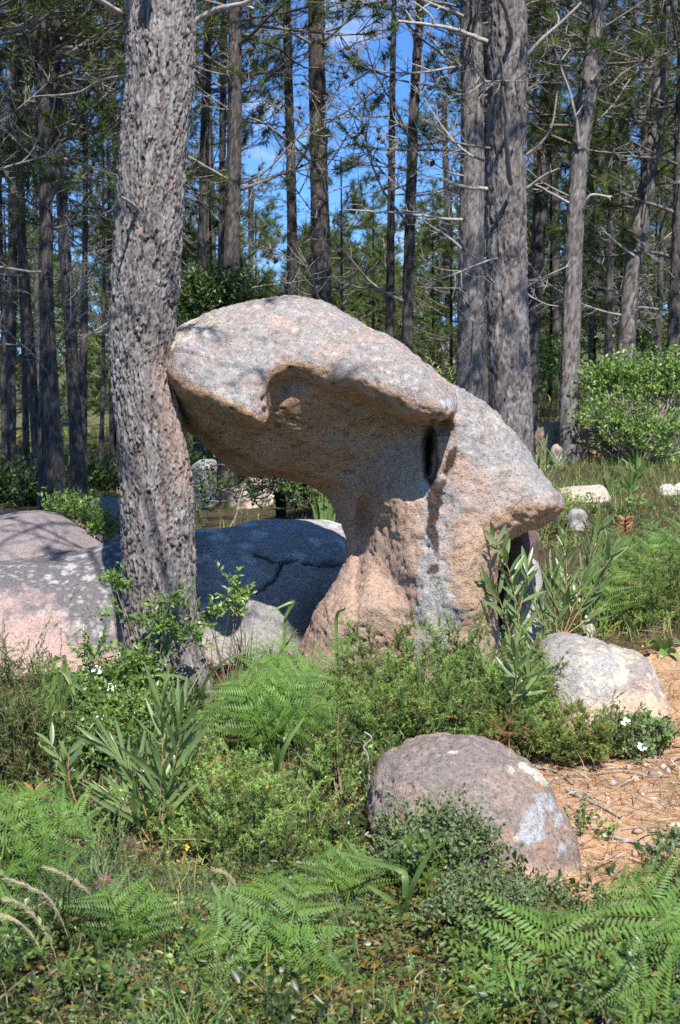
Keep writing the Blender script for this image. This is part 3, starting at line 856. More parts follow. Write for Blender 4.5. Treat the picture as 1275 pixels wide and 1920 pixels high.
def dead_branch(seed, cones=True):
    r = np.random.default_rng(seed); mb = MB()
    up = r.uniform(-.02, .10)
    path, _ = wander(r, (0, 0, 0), (1, 0, r.uniform(-.25, .35)), 1.0, 12, .065, up * .6)
    rad = np.linspace(.0095, .0022, len(path)) * r.uniform(.7, 1.2)
    mb.add(*tube(path, rad, 5), c=np.full(3, r.uniform(.8, 1.15)))
    for k in range(r.integers(9, 15)):
        i = r.integers(3, len(path) - 1); t = norm(path[i + 1 if i + 1 < len(path) else i] - path[i - 1])
        s = norm(np.cross(t, rdir(r)))
        d = norm(t * r.uniform(.3, .9) + s + np.array([0, 0, .15]))
        L = r.uniform(.12, .42) * (1.15 - i / len(path) * .6)
        pp, dd = wander(r, path[i], d, L, 6, .11, .03)
        mb.add(*tube(pp, np.linspace(.0042, .0013, len(pp)), 4), c=np.full(3, r.uniform(.8, 1.2)))
        for q in range(r.integers(1, 5)):
            j = r.integers(2, len(pp)); d2 = norm(dd + rdir(r) * .9)
            p2, _ = wander(r, pp[j - 1], d2, L * r.uniform(.25, .6), 4, .2, .05)
            mb.add(*tube(p2, np.linspace(.003, .001, len(p2)), 3), c=np.full(3, r.uniform(.8, 1.2)))
        if cones and r.random() < .16: add_cone(mb, pp[-2], dd + np.array([0, 0, -.8]))
    return mb.build('branch', [MAT_TWIG, MAT_NEEDLE, MAT_CONE])
BRANCHES = [dead_branch(100 + i) for i in range(16)]

def needles(r, pos, d, n, L, w):
    """n needle triangles fanning from shoot points pos (k,3) along directions d (k,3)"""
    k = len(pos)
    P0 = np.repeat(pos, n, 0); D = np.repeat(d, n, 0)
    q = norm(D * r.uniform(.25, 1.0, (k * n, 1)) + norm(r.normal(size=(k * n, 3))) * .7)
    q[:, 2] += .08
    P0 = P0 - D * r.uniform(0, .10, (k * n, 1)) * (L / .15)
    side = norm(np.cross(q, r.normal(size=(k * n, 3))))
    LL = L * r.uniform(.7, 1.15, (k * n, 1))
    tip = P0 + q * LL + np.array([0, 0, -.12]) * LL * r.uniform(0, 1, (k * n, 1))
    V = np.stack([P0 - side * w / 2, P0 + side * w / 2, tip], 1).reshape(-1, 3)
    F = np.arange(len(V)).reshape(-1, 3)
    tone = np.repeat(r.uniform(.5, 1.45, (k, 1)), n, 0) * r.uniform(.8, 1.2, (k * n, 1))
    c = np.clip(tone * np.array([1, 1, .95]) + r.uniform(0, .25, (k * n, 1)) * np.array([1.0, .5, .1]) * (r.random((k * n, 1)) < .12), 0, 4)
    return V, F, np.repeat(c, 3, 0)

def bough_geo(r, mb, start, d, L, nsub=8, nn=26, nl=.16, w=.0055, wood=True, ns=4):
    path, dd = wander(r, start, d, L, 8, .10, .03)
    rad = np.linspace(.013, .004, len(path)) * L ** .5
    if wood: mb.add(*tube(path, rad, ns), c=(.55, .52, .5))
    pos = [path[-1]]; dirs = [dd]
    for k in range(nsub):
        i = r.integers(2, len(path)); t = norm(path[i] - path[i - 1])
        s = norm(np.cross(t, rdir(r)) + np.array([0, 0, .25]))
        l = L * r.uniform(.16, .4)
        pp, d2 = wander(r, path[i], t * .7 + s, l, 4, .14, .09)
        if wood: mb.add(*tube(pp, np.linspace(.006, .003, len(pp)), 3), c=(.5, .48, .46))
        for j in (3, 4): pos.append(pp[j]); dirs.append(norm(pp[j] - pp[j - 1]))
    V, F, c = needles(r, np.array(pos), np.array(dirs), nn, nl, w)
    mb.add(V, F, c, 1)

def bough_proto(seed):
    r = np.random.default_rng(seed); mb = MB()
    bough_geo(r, mb, (0, 0, 0), (1, 0, .15), 1.0, 10, 44, .105, .0052)
    return mb.build('bough', [MAT_TWIG, MAT_NEEDLE, MAT_CONE])
BOUGHS = [bough_proto(300 + i) for i in range(8)]

def crown_proto(seed, H=7.0, R0=2.6, n=50, nn=34, w=.0085):
    r = np.random.default_rng(seed); mb = MB()
    for k in range(n):
        t = (k + r.random()) / n; z = H * t
        L = (R0 * (1 - t) ** .8 + .45) * r.uniform(.65, 1.15)
        a = r.uniform(0, 2 * np.pi)
        bough_geo(r, mb, (0, 0, z), (math.cos(a), math.sin(a), r.uniform(.0, .45)), L, int(6 + 4 * r.random()), nn, .145, w, True, 3)
    return mb.build('crown', [MAT_TWIG, MAT_NEEDLE, MAT_CONE])
CROWNS = [crown_proto(500 + i) for i in range(5)]
YOUNG = [crown_proto(540 + i, 4.6, 1.5, 36, 30, .0085) for i in range(3)]

def put(name, me, parent, base, pt, az, el, s, roll=0.):
    o = obj(name, me, parent)
    m = Matrix.Rotation(az, 4, 'Z') @ Matrix.Rotation(-el, 4, 'Y') @ Matrix.Rotation(roll, 4, 'X')
    o.matrix_local = Matrix.Translation(Vector(np.asarray(pt) - base)) @ m @ Matrix.Diagonal((s, s, s, 1))
    return o

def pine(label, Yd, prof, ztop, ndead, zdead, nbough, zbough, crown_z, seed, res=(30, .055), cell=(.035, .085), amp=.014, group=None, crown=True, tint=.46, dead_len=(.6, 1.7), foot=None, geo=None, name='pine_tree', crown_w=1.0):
    r = np.random.default_rng(seed)
    if geo is None:
        V, F, c, info = trunk_mesh('trunk', Yd, prof, res[0], res[1], 7.0, ztop, 0, cell, amp, seed)
    else:
        V, F, c, info = geo
    base = np.array([info['cx'][0], info['cy'][0], info['gz']])
    e = obj(name, None, None, base, label, 'tree', group)
    obj('trunk', mesh('trunk', V - base, [F], np.clip(c * tint, 0, 1), [MAT_BARK]), e)  # forest shade put into the bark colour: low tint shaded, high tint sunlit
    for k in range(ndead):
        z = r.uniform(*zdead); p, rad = along(info, z)
        az = r.uniform(0, 2 * np.pi)
        put('branch', BRANCHES[r.integers(len(BRANCHES))], e, base, p + np.array([math.cos(az), math.sin(az), 0]) * rad * .6, az, r.uniform(-.25, .5), r.uniform(*dead_len), r.uniform(-.6, .6))
    for k in range(nbough):
        z = r.uniform(*zbough); p, rad = along(info, z); az = r.uniform(0, 2 * np.pi)
        put('bough', BOUGHS[r.integers(len(BOUGHS))], e, base, p + np.array([math.cos(az), math.sin(az), 0]) * rad * .6, az, r.uniform(-.1, .5), r.uniform(1.1, 2.0), r.uniform(-.5, .5))
    if crown:
        p, _ = along(info, crown_z)
        o = obj('crown', CROWNS[r.integers(len(CROWNS))], e); s = (ztop - crown_z) / 6.6
        o.matrix_local = Matrix.Translation(Vector(p - base)) @ Matrix.Rotation(r.uniform(0, 6.28), 4, 'Z') @ Matrix.Diagonal((max(s, .9) * crown_w, max(s, .9) * crown_w, s, 1))
    return e, info, base

def px_branch(e, base, pts, Y, r0, r1, ns=6, twigs=0, seed=0, name='branch', tone=1.0):
    """a particular branch drawn by its photo course at distance Y (or (Y0,Y1))"""
    r = np.random.default_rng(seed + 1000)
    Ys = np.linspace(Y[0], Y[1], len(pts)) if isinstance(Y, tuple) else [Y] * len(pts)
    path = spline([P(a, b, y) for (a, b), y in zip(pts, Ys)], len(pts) * 5)
    path = path + fbm(path * 12, 2, seed) [:, None] * r0 * .5
    mb = MB(); mb.add(*tube(path, np.linspace(r0, r1, len(path)), ns), c=np.full(3, tone))
    L = np.linalg.norm(path[-1] - path[0])
    for k in range(twigs):
        i = r.integers(len(path) // 4, len(path) - 1); t = norm(path[i + 1] - path[i])
        d = norm(t * .6 + np.cross(t, rdir(r)))
        pp, _ = wander(r, path[i], d, L * r.uniform(.12, .35), 5, .2, .03)
        mb.add(*tube(pp, np.linspace(r1 * 1.1, r1 * .5, len(pp)), 4), c=np.full(3, tone))
    return obj(name, mb.build('branch', [MAT_TWIG], base), e)

# the foreground pine
eM, iM, bM = pine('thick grey-barked pine in the foreground, pressed by the nose of the arched rock', YM, None, 11, 0, (4, 5), 0, (4, 6), 4.4, 3, geo=(V, F, c, main_info), tint=1.0, crown_w=1.45)
px_branch(eM, bM, [(240, 40), (222, 22), (205, 10), (180, -8)], (YM, YM - .3), .016, .012, 7, 0, 1, tone=1.2)
px_branch(eM, bM, [(362, 44), (395, 22), (430, 12), (462, 4), (500, -20)], (YM, YM - .25), .015, .010, 7, 1, 2, tone=1.2)
px_branch(eM, bM, [(268, 396), (250, 386), (238, 378), (225, 368)], (YM - .16, YM - .42), .013, .006, 6, 0, 3)
px_branch(eM, bM, [(240, 140), (190, 150), (150, 172), (110, 178), (72, 180)], (YM + .1, YM + .6), .008, .004, 5, 2, 4, tone=1.15)
px_branch(eM, bM, [(243, 62), (235, 55), (228, 45)], (YM, YM - .1), .012, .009, 6, 0, 5)
for k in range(9):
    a_ = k * 2.4 + .4; p_, r_ = along(iM, 4.1 + k * .09)
    put('branch', BRANCHES[k], eM, bM, p_ + np.array([math.cos(a_), math.sin(a_), 0]) * r_ * .7, a_, .2, 1.5 + .1 * k, .2)

# pines one can tell apart, from the photograph's trunks (top to bottom: px, py, width)
TREES = [
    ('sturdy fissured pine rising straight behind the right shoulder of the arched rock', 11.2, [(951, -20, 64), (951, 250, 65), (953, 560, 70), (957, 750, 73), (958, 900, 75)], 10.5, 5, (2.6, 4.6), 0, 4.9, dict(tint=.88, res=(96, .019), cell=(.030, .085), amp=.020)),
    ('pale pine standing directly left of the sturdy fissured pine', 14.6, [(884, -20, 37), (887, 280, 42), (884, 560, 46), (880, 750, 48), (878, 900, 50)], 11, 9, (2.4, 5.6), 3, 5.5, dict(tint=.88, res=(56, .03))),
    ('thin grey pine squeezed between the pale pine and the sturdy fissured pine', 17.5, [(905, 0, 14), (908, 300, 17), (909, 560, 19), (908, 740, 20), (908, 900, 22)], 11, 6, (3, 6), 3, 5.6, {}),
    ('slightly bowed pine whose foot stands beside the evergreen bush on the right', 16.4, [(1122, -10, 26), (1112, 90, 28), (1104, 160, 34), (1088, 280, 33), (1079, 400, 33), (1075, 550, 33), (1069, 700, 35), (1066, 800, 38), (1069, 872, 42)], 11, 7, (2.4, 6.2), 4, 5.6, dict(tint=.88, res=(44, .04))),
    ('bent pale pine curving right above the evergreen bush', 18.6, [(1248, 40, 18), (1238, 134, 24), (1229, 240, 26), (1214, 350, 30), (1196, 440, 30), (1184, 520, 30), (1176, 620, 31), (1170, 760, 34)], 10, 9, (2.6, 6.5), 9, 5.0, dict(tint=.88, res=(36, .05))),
    ('shaded pine half hidden right behind the sturdy fissured pine', 19.5, [(1030, -10, 20), (1027, 120, 22), (1020, 300, 24), (1010, 430, 25), (1001, 560, 25), (994, 740, 26), (990, 860, 28)], 12, 12, (2.6, 8), 4, 6.2, {}),
    ('dark straight pine rising behind the top of the arched rock', 18.6, [(593, -20, 27), (594, 120, 28), (597, 300, 29), (600, 420, 32), (604, 560, 35), (606, 900, 38)], 13, 12, (2.8, 6.6), 0, 8.2, dict(res=(38, .045), dead_len=(.8, 2.0))),
    ('slim dark pine just left of the dark straight pine above the rock', 21.5, [(537, -20, 13), (541, 150, 15), (546, 330, 16), (549, 560, 19), (549, 900, 22)], 13, 12, (3, 8), 1, 8.4, {}),
    ('grey pine in patchy light just right of the foreground trunk', 16.2, [(442, -20, 22), (441, 150, 24), (438, 320, 26), (434, 520, 30), (430, 760, 34), (424, 965, 38)], 12, 12, (2.8, 6.6), 4, 5.6, dict(res=(38, .045))),
    ('narrow shaded pine nearest the right side of the foreground trunk', 20.5, [(389, 60, 14), (384, 250, 16), (377, 500, 18), (372, 800, 20), (370, 930, 20)], 12, 12, (3, 8), 6, 6.2, {}),
    ('thin dark pine between the narrow shaded pine and the grey patchy pine', 23., [(418, 200, 11), (416, 420, 12), (414, 560, 13), (412, 900, 15)], 12, 10, (3, 8.6), 5, 6.5, {}),
    ('slender dark pine left of the pale pine, taller of the two over the rock slope', 18.2, [(790, 0, 13), (783, 90, 15), (775, 220, 16), (769, 400, 18), (764, 640, 19), (762, 900, 22)], 13, 14, (2.6, 7), 1, 8.2, dict(dead_len=(.8, 2.2))),
    ('thin brown pine left of the slender dark pine over the rock slope', 21., [(738, 60, 8), (735, 200, 10), (733, 400, 12), (731, 640, 15), (730, 900, 17)], 12, 12, (2.8, 8), 1, 8.2, dict(dead_len=(.8, 2.0))),
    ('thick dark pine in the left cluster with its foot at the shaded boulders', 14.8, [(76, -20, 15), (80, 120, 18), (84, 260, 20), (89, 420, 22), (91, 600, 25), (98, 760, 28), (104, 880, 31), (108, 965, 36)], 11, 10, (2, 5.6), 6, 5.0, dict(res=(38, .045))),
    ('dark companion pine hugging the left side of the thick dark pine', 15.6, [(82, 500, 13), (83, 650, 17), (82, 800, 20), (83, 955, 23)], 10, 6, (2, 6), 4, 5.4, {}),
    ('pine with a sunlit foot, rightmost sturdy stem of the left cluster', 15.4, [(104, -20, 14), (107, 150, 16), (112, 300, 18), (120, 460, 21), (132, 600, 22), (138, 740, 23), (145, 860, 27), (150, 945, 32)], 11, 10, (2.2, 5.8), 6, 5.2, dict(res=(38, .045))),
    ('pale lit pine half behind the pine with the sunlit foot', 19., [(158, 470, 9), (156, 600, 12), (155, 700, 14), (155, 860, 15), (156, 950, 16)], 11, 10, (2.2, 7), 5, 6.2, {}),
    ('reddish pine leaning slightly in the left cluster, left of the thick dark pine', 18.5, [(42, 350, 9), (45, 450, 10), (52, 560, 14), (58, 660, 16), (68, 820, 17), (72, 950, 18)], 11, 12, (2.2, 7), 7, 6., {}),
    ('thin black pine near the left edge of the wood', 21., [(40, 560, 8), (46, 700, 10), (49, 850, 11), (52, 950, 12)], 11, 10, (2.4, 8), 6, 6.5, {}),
    ('pine cut by the right edge behind the evergreen bush', 18., [(1272, 380, 16), (1268, 540, 18), (1264, 640, 19), (1262, 760, 21)], 10, 12, (2.4, 6.5), 8, 5.2, {}),
    ('thin grey pine between the bent pale pine and the right edge', 24., [(1240, 480, 9), (1236, 580, 11), (1230, 680, 13), (1228, 780, 14)], 11, 12, (3, 8), 8, 6.4, {}),
    ('dark slender pine between the bowed pine and the bent pale pine', 23., [(1146, 380, 11), (1143, 500, 13), (1140, 620, 14), (1138, 760, 16)], 11, 12, (3, 8), 8, 6.2, {}),
    ('short thin pine stem with a pale foot left of the foreground trunk', 24., [(192, 740, 6), (190, 850, 8), (189, 935, 9)], 9, 8, (2.2, 6), 6, 5.0, {}),
    ('thin dark pine stem immediately left of the foreground trunk', 24.5, [(207, 640, 6), (209, 780, 8), (210, 920, 10)], 10, 9, (2.4, 7), 6, 5.8, {}),
    ('pale thin pine at the very left edge of the wood', 23., [(6, 700, 8), (8, 820, 10), (10, 940, 11)], 10, 9, (2.2, 7), 6, 5.6, {}),
]
INFO = {}
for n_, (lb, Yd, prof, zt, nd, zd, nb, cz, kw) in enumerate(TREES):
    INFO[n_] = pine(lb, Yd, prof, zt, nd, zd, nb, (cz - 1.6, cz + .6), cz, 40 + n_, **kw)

# two pines just outside the frame whose crowns shade the left cluster and the boulders
for n_, (x_, y_, zt_) in enumerate([(-3.15, 11.3, 10.5), (-5.3, 13.2, 11.5)]):
    c_ = CX + x_ / y_ * FPX
    pine(['pine just outside the left edge whose crown shades the domed boulder', 'pine well outside the left edge shading the left cluster'][n_], y_, [(c_, 0, 50), (c_, 400, 56), (c_ + 4, 900, 64)], zt_, 4, (3, 5), 4, (4.2, 5.2), 4.6, 700 + n_, crown_w=1.3)
# particular branches of the right-hand pines
e1, i1, b1 = INFO[0]
px_branch(e1, b1, [(955, 85), (958, 60), (950, 25), (936, -5)], (11.1, 10.6), .022, .014, 6, 0, 11, tone=.75)
px_branch(e1, b1, [(957, 345), (953, 310), (950, 250), (944, 180), (938, 105)], (11.0, 10.35), .022, .012, 6, 1, 12, tone=.7)
px_branch(e1, b1, [(940, 145), (915, 165), (897, 185)], (11.0, 10.7), .008, .004, 5, 2, 13)
px_branch(e1, b1, [(987, 105), (1020, 70), (1055, 40), (1090, 5)], (11.2, 11.), .016, .010, 6, 2, 14, tone=1.2)
px_branch(e1, b1, [(988, 290), (1015, 268), (1035, 235), (1046, 170)], (11.2, 11.), .012, .007, 6, 1, 15, tone=1.1)
px_branch(e1, b1, [(990, 352), (1020, 330), (1050, 315)], (11.2, 11.), .014, .008, 6, 1, 16)
px_branch(e1, b1, [(985, 540), (1020, 520), (1068, 498)], (11.2, 11.1), .010, .005, 5, 2, 17, tone=1.1)
px_branch(e1, b1, [(925, 530), (917, 520), (911, 512)], (11.05, 10.9), .010, .008, 5, 0, 18)
px_branch(e1, b1, [(912, 355), (885, 352), (855, 345), (826, 335)], (11.2, 10.9), .017, .012, 7, 0, 19, tone=1.3)
px_branch(e1, b1, [(914, 78), (880, 65), (840, 52), (800, 45), (745, 40)], (11.2, 10.9), .020, .010, 6, 3, 20, tone=1.1)
e2, i2, b2 = INFO[1]
px_branch(e2, b2, [(868, 30), (830, 15), (790, 0), (760, -10)], (14.5, 14.2), .018, .010, 6, 2, 21, tone=1.1)
px_branch(e2, b2, [(866, 412), (820, 408), (760, 400), (700, 396), (640, 392)], (14.5, 14.0), .016, .006, 6, 4, 22, tone=1.15)
px_branch(e2, b2, [(864, 466), (840, 445), (810, 425), (786, 410)], (14.5, 14.2), .016, .007, 6, 2, 23, tone=1.2)
px_branch(e2, b2, [(862, 540), (820, 540), (780, 537)], (14.5, 14.3), .009, .005, 5, 1, 24)
e3, i3, b3 = INFO[3]
px_branch(e3, b3, [(1098, 380), (1110, 365), (1140, 368), (1150, 368)], (16.3, 16.1), .020, .009, 6, 2, 25, tone=1.3)
px_branch(e3, b3, [(1066, 380), (1030, 360), (1000, 345)], (16.3, 16.), .016, .009, 6, 2, 26, tone=1.2)
px_branch(e3, b3, [(1086, 278), (1075, 200), (1050, 120), (1030, 60)], (16.3, 15.9), .022, .008, 6, 4, 27, tone=1.1)
px_branch(e3, b3, [(1110, 150), (1140, 110), (1165, 60), (1200, 20)], (16.3, 16.), .02, .008, 6, 4, 28)
e4, i4, b4 = INFO[4]
px_branch(e4, b4, [(1205, 420), (1215, 330), (1212, 240), (1225, 120), (1245, 0)], (18.5, 18.), .026, .010, 6, 4, 29, tone=.6)
px_branch(e4, b4, [(1190, 480), (1150, 450), (1120, 420)], (18.5, 18.2), .018, .007, 6, 3, 30, tone=1.2)
e6, i6, b6 = INFO[6]
px_branch(e6, b6, [(583, 305), (540, 265), (500, 235), (455, 215)], (16.7, 16.3), .02, .007, 6, 4, 31, tone=.7)
px_branch(e6, b6, [(582, 80), (540, 55), (500, 20), (470, -10)], (16.7, 16.3), .02, .007, 6, 4, 32, tone=.7)
px_branch(e6, b6, [(608, 60), (640, 48), (680, 20)], (16.7, 16.4), .018, .007, 6, 3, 33, tone=.9)
e7, i7, b7 = INFO[11]
px_branch(e7, b7, [(766, 420), (720, 360), (690, 280), (672, 180), (668, 60)], (18.1, 17.5), .02, .008, 6, 5, 34, tone=.7)
px_branch(e7, b7, [(768, 260), (740, 200), (700, 130), (680, 60)], (18.1, 17.7), .02, .008, 6, 5, 35, tone=.8)

# ------------------------------------------------------------------ pines deeper in the wood, alike to the eye
r = np.random.default_rng(77)
far_px = [(20, 27, 10), (228, 32, 10), (345, 36, 10), (400, 30, 9.5), (470, 44, 7.5), (845, 42, 8.5), (300, 44, 11), (930, 36, 11), (1045, 31, 12), (1110, 36, 13), (1160, 34, 13), (1205, 29, 12), (1262, 32, 13), (75, 42, 11), (1010, 42, 13)]
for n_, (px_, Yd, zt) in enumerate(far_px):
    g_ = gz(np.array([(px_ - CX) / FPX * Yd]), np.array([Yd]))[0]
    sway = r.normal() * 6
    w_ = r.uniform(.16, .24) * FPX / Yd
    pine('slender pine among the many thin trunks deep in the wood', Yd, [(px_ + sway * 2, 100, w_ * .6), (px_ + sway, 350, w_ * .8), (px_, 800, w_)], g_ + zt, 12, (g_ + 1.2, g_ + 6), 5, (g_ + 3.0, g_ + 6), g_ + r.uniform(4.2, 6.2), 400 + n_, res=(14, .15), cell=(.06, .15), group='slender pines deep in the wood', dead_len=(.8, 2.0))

# bushy young pines that close the view between the trunks
young_px = [(20, 30), (330, 35), (395, 27), (480, 33), (530, 30), (640, 29), (700, 34), (810, 36), (845, 29), (1030, 28), (1110, 33), (1160, 27), (1225, 31), (1265, 27), (215, 31)]
for n_, (px_, Yd) in enumerate(young_px):
    x_ = (px_ - CX) / FPX * Yd; b_ = ground(x_, Yd)
    e = obj('young_pine', None, None, b_, 'bushy young pine with light green needles between the taller trunks', 'tree', 'young pines filling the wood')
    s = r.uniform(.8, 1.15)
    path = np.array([[0, 0, -.1], [r.normal() * .03, 0, 1.5], [r.normal() * .05, 0, 4.9]]) * s
    obj('trunk', mesh('trunk', *(lambda t: (t[0], [t[1]]))(tube(spline(path, 8), np.linspace(.06, .015, 8), 6)), None, [MAT_TWIG]), e)
    o = obj('crown', YOUNG[n_ % 3], e); o.location = (0, 0, .25); o.scale = (s, s, s); o.rotation_euler = (0, 0, r.uniform(0, 6.28))

# ------------------------------------------------------------------ the far wood: one mass
mb = MB()
MAT_FAR = leaf_mat('far_pine_foliage', (.11, .15, .055), .25, .6, .25, .35, .6)
for k_ in range(135):
    px_ = r.uniform(-250, 1525); Yd = r.uniform(44, 78)
    x_ = (px_ - CX) / FPX * Yd; b_ = ground(x_, Yd)
    top_py = np.interp(px_, [-100, 250, 420, 520, 640, 780, 880, 980, 1275], [430, 430, 450, 480, 480, 460, 440, 380, 330]) + r.normal() * 35
    H = max(2.5, CAMZ + (800 - top_py) / FPX * Yd - b_[2])
    nt_ = 46
    t = r.random(nt_) ** .8; a = r.uniform(0, 6.28, nt_); rad = (H * .26 * (1 - t) + .3) * np.sqrt(r.random(nt_))
    pos = b_ + np.stack([np.cos(a) * rad, np.sin(a) * rad, H * (.08 + .9 * t)], -1)
    dirs = norm(np.stack([np.cos(a), np.sin(a), np.full(nt_, .6)], -1))
    V_, F_, c_ = needles(r, pos, dirs, 24, .66, .055)
    mb.add(V_, F_, c_ * r.uniform(.75, 1.25), 0)
obj('far_wood', mb.build('far_wood', [MAT_FAR]), kind='stuff', label='distant mass of sunlit pines closing the view')
# ------------------------------------------------------------------ plant builders
MAT_FERN = leaf_mat('bracken_frond', (.112, .218, .048), .3, .5, .3, .25, 9)
MAT_FERN_DEAD = leaf_mat('dead_bracken', (.30, .19, .11), .2, .8, .1, .25, 9)
MAT_GORSE = leaf_mat('gorse_spines', (.195, .295, .098), .3, .5, .3, .22, 7)
MAT_HEATH = leaf_mat('heath_leaves', (.135, .185, .07), .25, .6, .25, .25, 9)
MAT_ACACIA = leaf_mat('acacia_leaf', (.15, .225, .10), .25, .34, .6, .15, 12)
MAT_LEAF = leaf_mat('glossy_shrub_leaf', (.115, .20, .055), .3, .38, .55, .25, 14)
MAT_SAGE = leaf_mat('grey_green_leaf', (.13, .19, .095), .22, .55, .35, .2, 14)
MAT_OAK = leaf_mat('dark_evergreen_leaf', (.075, .12, .04), .22, .4, .5, .25, 10)
MAT_GRASS = leaf_mat('grass_blade', (.20, .25, .11), .3, .55, .3, .25, 6)
MAT_STRAP = leaf_mat('strap_leaf', (.17, .26, .095), .3, .42, .45, .2, 10)
MAT_STEM = wood_mat('green_brown_stem', (.17, .13, .07), (.28, .21, .12), 60)
MAT_DRYTWIG = wood_mat('dry_twig', (.24, .20, .165), (.42, .36, .30), 50)
k = NT('petal_white'); MAT_PETAL = k.done(k.bsdf((.85, .84, .80), .6))
k = NT('flower_yellow'); MAT_YELLOW = k.done(k.bsdf((.75, .50, .05), .6))

def frames(d, r):
    d = norm(d); s = norm(np.cross(d, norm(r.normal(size=d.shape))))
    return d, s, np.cross(d, s)

def leaves(r, pos, d, L, w, fold=.12, face=None):
    """one folded leaf per row: pos, direction -> V,F"""
    n = len(pos)
    if face is None: d, s, u = frames(d, r)
    else:
        d = norm(d); s = norm(np.cross(d, face)); u = np.cross(s, d)
    L = np.broadcast_to(np.asarray(L, float), (n,))[:, None]; w = np.broadcast_to(np.asarray(w, float), (n,))[:, None]
    V = np.stack([pos, pos + d * L * .45 - s * w / 2 + u * L * fold, pos + d * L * .5, pos + d * L * .45 + s * w / 2 + u * L * fold, pos + d * L - u * L * fold * .6], 1).reshape(-1, 3)
    b = (np.arange(n) * 5)[:, None]
    F = np.concatenate([b + [0, 2, 1], b + [0, 3, 2], b + [1, 2, 4], b + [2, 3, 4]])
    return V, F

def rep(c, n): return np.repeat(c, n, 0)

def tones(r, n, lo=.7, hi=1.3, warm=.1):
    t = r.uniform(lo, hi, (n, 1))
    return t * np.array([1., 1, 1]) + (r.random((n, 1)) < warm) * np.array([.5, .15, 0]) * t

def shell(r, mounds, n, lo=.55):
    """points and outward directions in the upper shells of ellipsoid mounds (c, rx, ry, rz)"""
    vol = np.array([m[1] * m[3] + m[1] * m[2] for m in mounds]); pick = r.choice(len(mounds), n, p=vol / vol.sum())
    C = np.array([m[0] for m in mounds])[pick]; S = np.array([[m[1], m[2], m[3]] for m in mounds])[pick]
    q = norm(r.normal(size=(n, 3))); q[:, 2] = np.abs(q[:, 2]) * 1.0 - .25 * (r.random(n) < .4)
    f = r.uniform(lo, 1.0, (n, 1)) ** .6
    return C + q * S * f, norm(q / S + 1e-6)

def px_mounds(lst, Y, dr=.9, lift=0.):
    """(px,py,rx,ry[,Y]) ellipses of the photo as ellipsoids; their feet reach the ground"""
    out = []
    for m in lst:
        y = m[4] if len(m) > 4 else Y
        c = P(m[0], m[1], y); k_ = y / FPX
        rx, rz = m[2] * k_, m[3] * k_
        out.append((c, rx, rx * dr, rz))
    return out

def spiny_sprigs(r, mb, pos, d, L, nn, nl, nw, m=0, stem_m=1, col=1.0, curl=.25, tonev=None):
    """needle-leaved shoots: a thin stem and nn short needles around it"""
    n = len(pos)
    d = norm(d + np.array([0, 0, .35]) + r.normal(size=(n, 3)) * .35)
    L = L * r.uniform(.6, 1.25, n)
    t = r.random((n, nn)) ** .8
    bend = r.normal(size=(n, 3)) * curl
    pt = pos[:, None] + d[:, None] * (t * L[:, None])[..., None] + bend[:, None] * (t ** 2 * L[:, None])[..., None]
    q = norm(r.normal(size=(n, nn, 3)) + d[:, None] * .7)
    s = norm(np.cross(q, r.normal(size=(n, nn, 3))))
    l = nl * r.uniform(.6, 1.2, (n, nn, 1)) * (1.1 - .4 * t[..., None])
    V = np.stack([pt - s * nw / 2, pt + s * nw / 2, pt + q * l], 2).reshape(-1, 3)
    tone = (r.uniform(.8, 1.15, (n, 1, 1)) if tonev is None else tonev[:, None, None] * r.uniform(.9, 1.1, (n, 1, 1))) * (.75 + .5 * t[..., None])
    c = tone * np.array([1, 1, 1.]) + (t[..., None] > .8) * np.array([.25, .25, 0.])
    brown = (r.random((n, 1, 1)) < .05)
    c = np.where(brown, np.array([1.6, .8, .7]) * tone, c)
    mb.add(V, np.arange(len(V)).reshape(-1, 3), np.repeat(c.reshape(-1, 3), 3, 0) * col, m)
    # stems as thin 3-point triangles
    e = pos + d * L[:, None] + bend * L[:, None]
    s2 = norm(np.cross(d, r.normal(size=(n, 3)))) * .0011
    V = np.stack([pos - s2, pos + s2, e], 1).reshape(-1, 3)
    mb.add(V, np.arange(len(V)).reshape(-1, 3), np.ones(3), stem_m)

def stems_from(r, mb, root, pts, r0, m, wob=.12, n=7):
    for p in pts:
        mid = (np.asarray(root) + p) / 2 + r.normal(size=3) * wob * np.linalg.norm(p - root) * .5
        path = spline([root + r.normal(size=3) * .015 * np.array([1, 1, 0]), mid, p], n)
        mb.add(*tube(path, np.linspace(r0, r0 * .3, n), 4), c=np.full(3, r.uniform(.8, 1.2)), m=m)

def foot(mounds):
    c = np.mean([m[0] for m in mounds], 0); return ground(c[0], c[1])

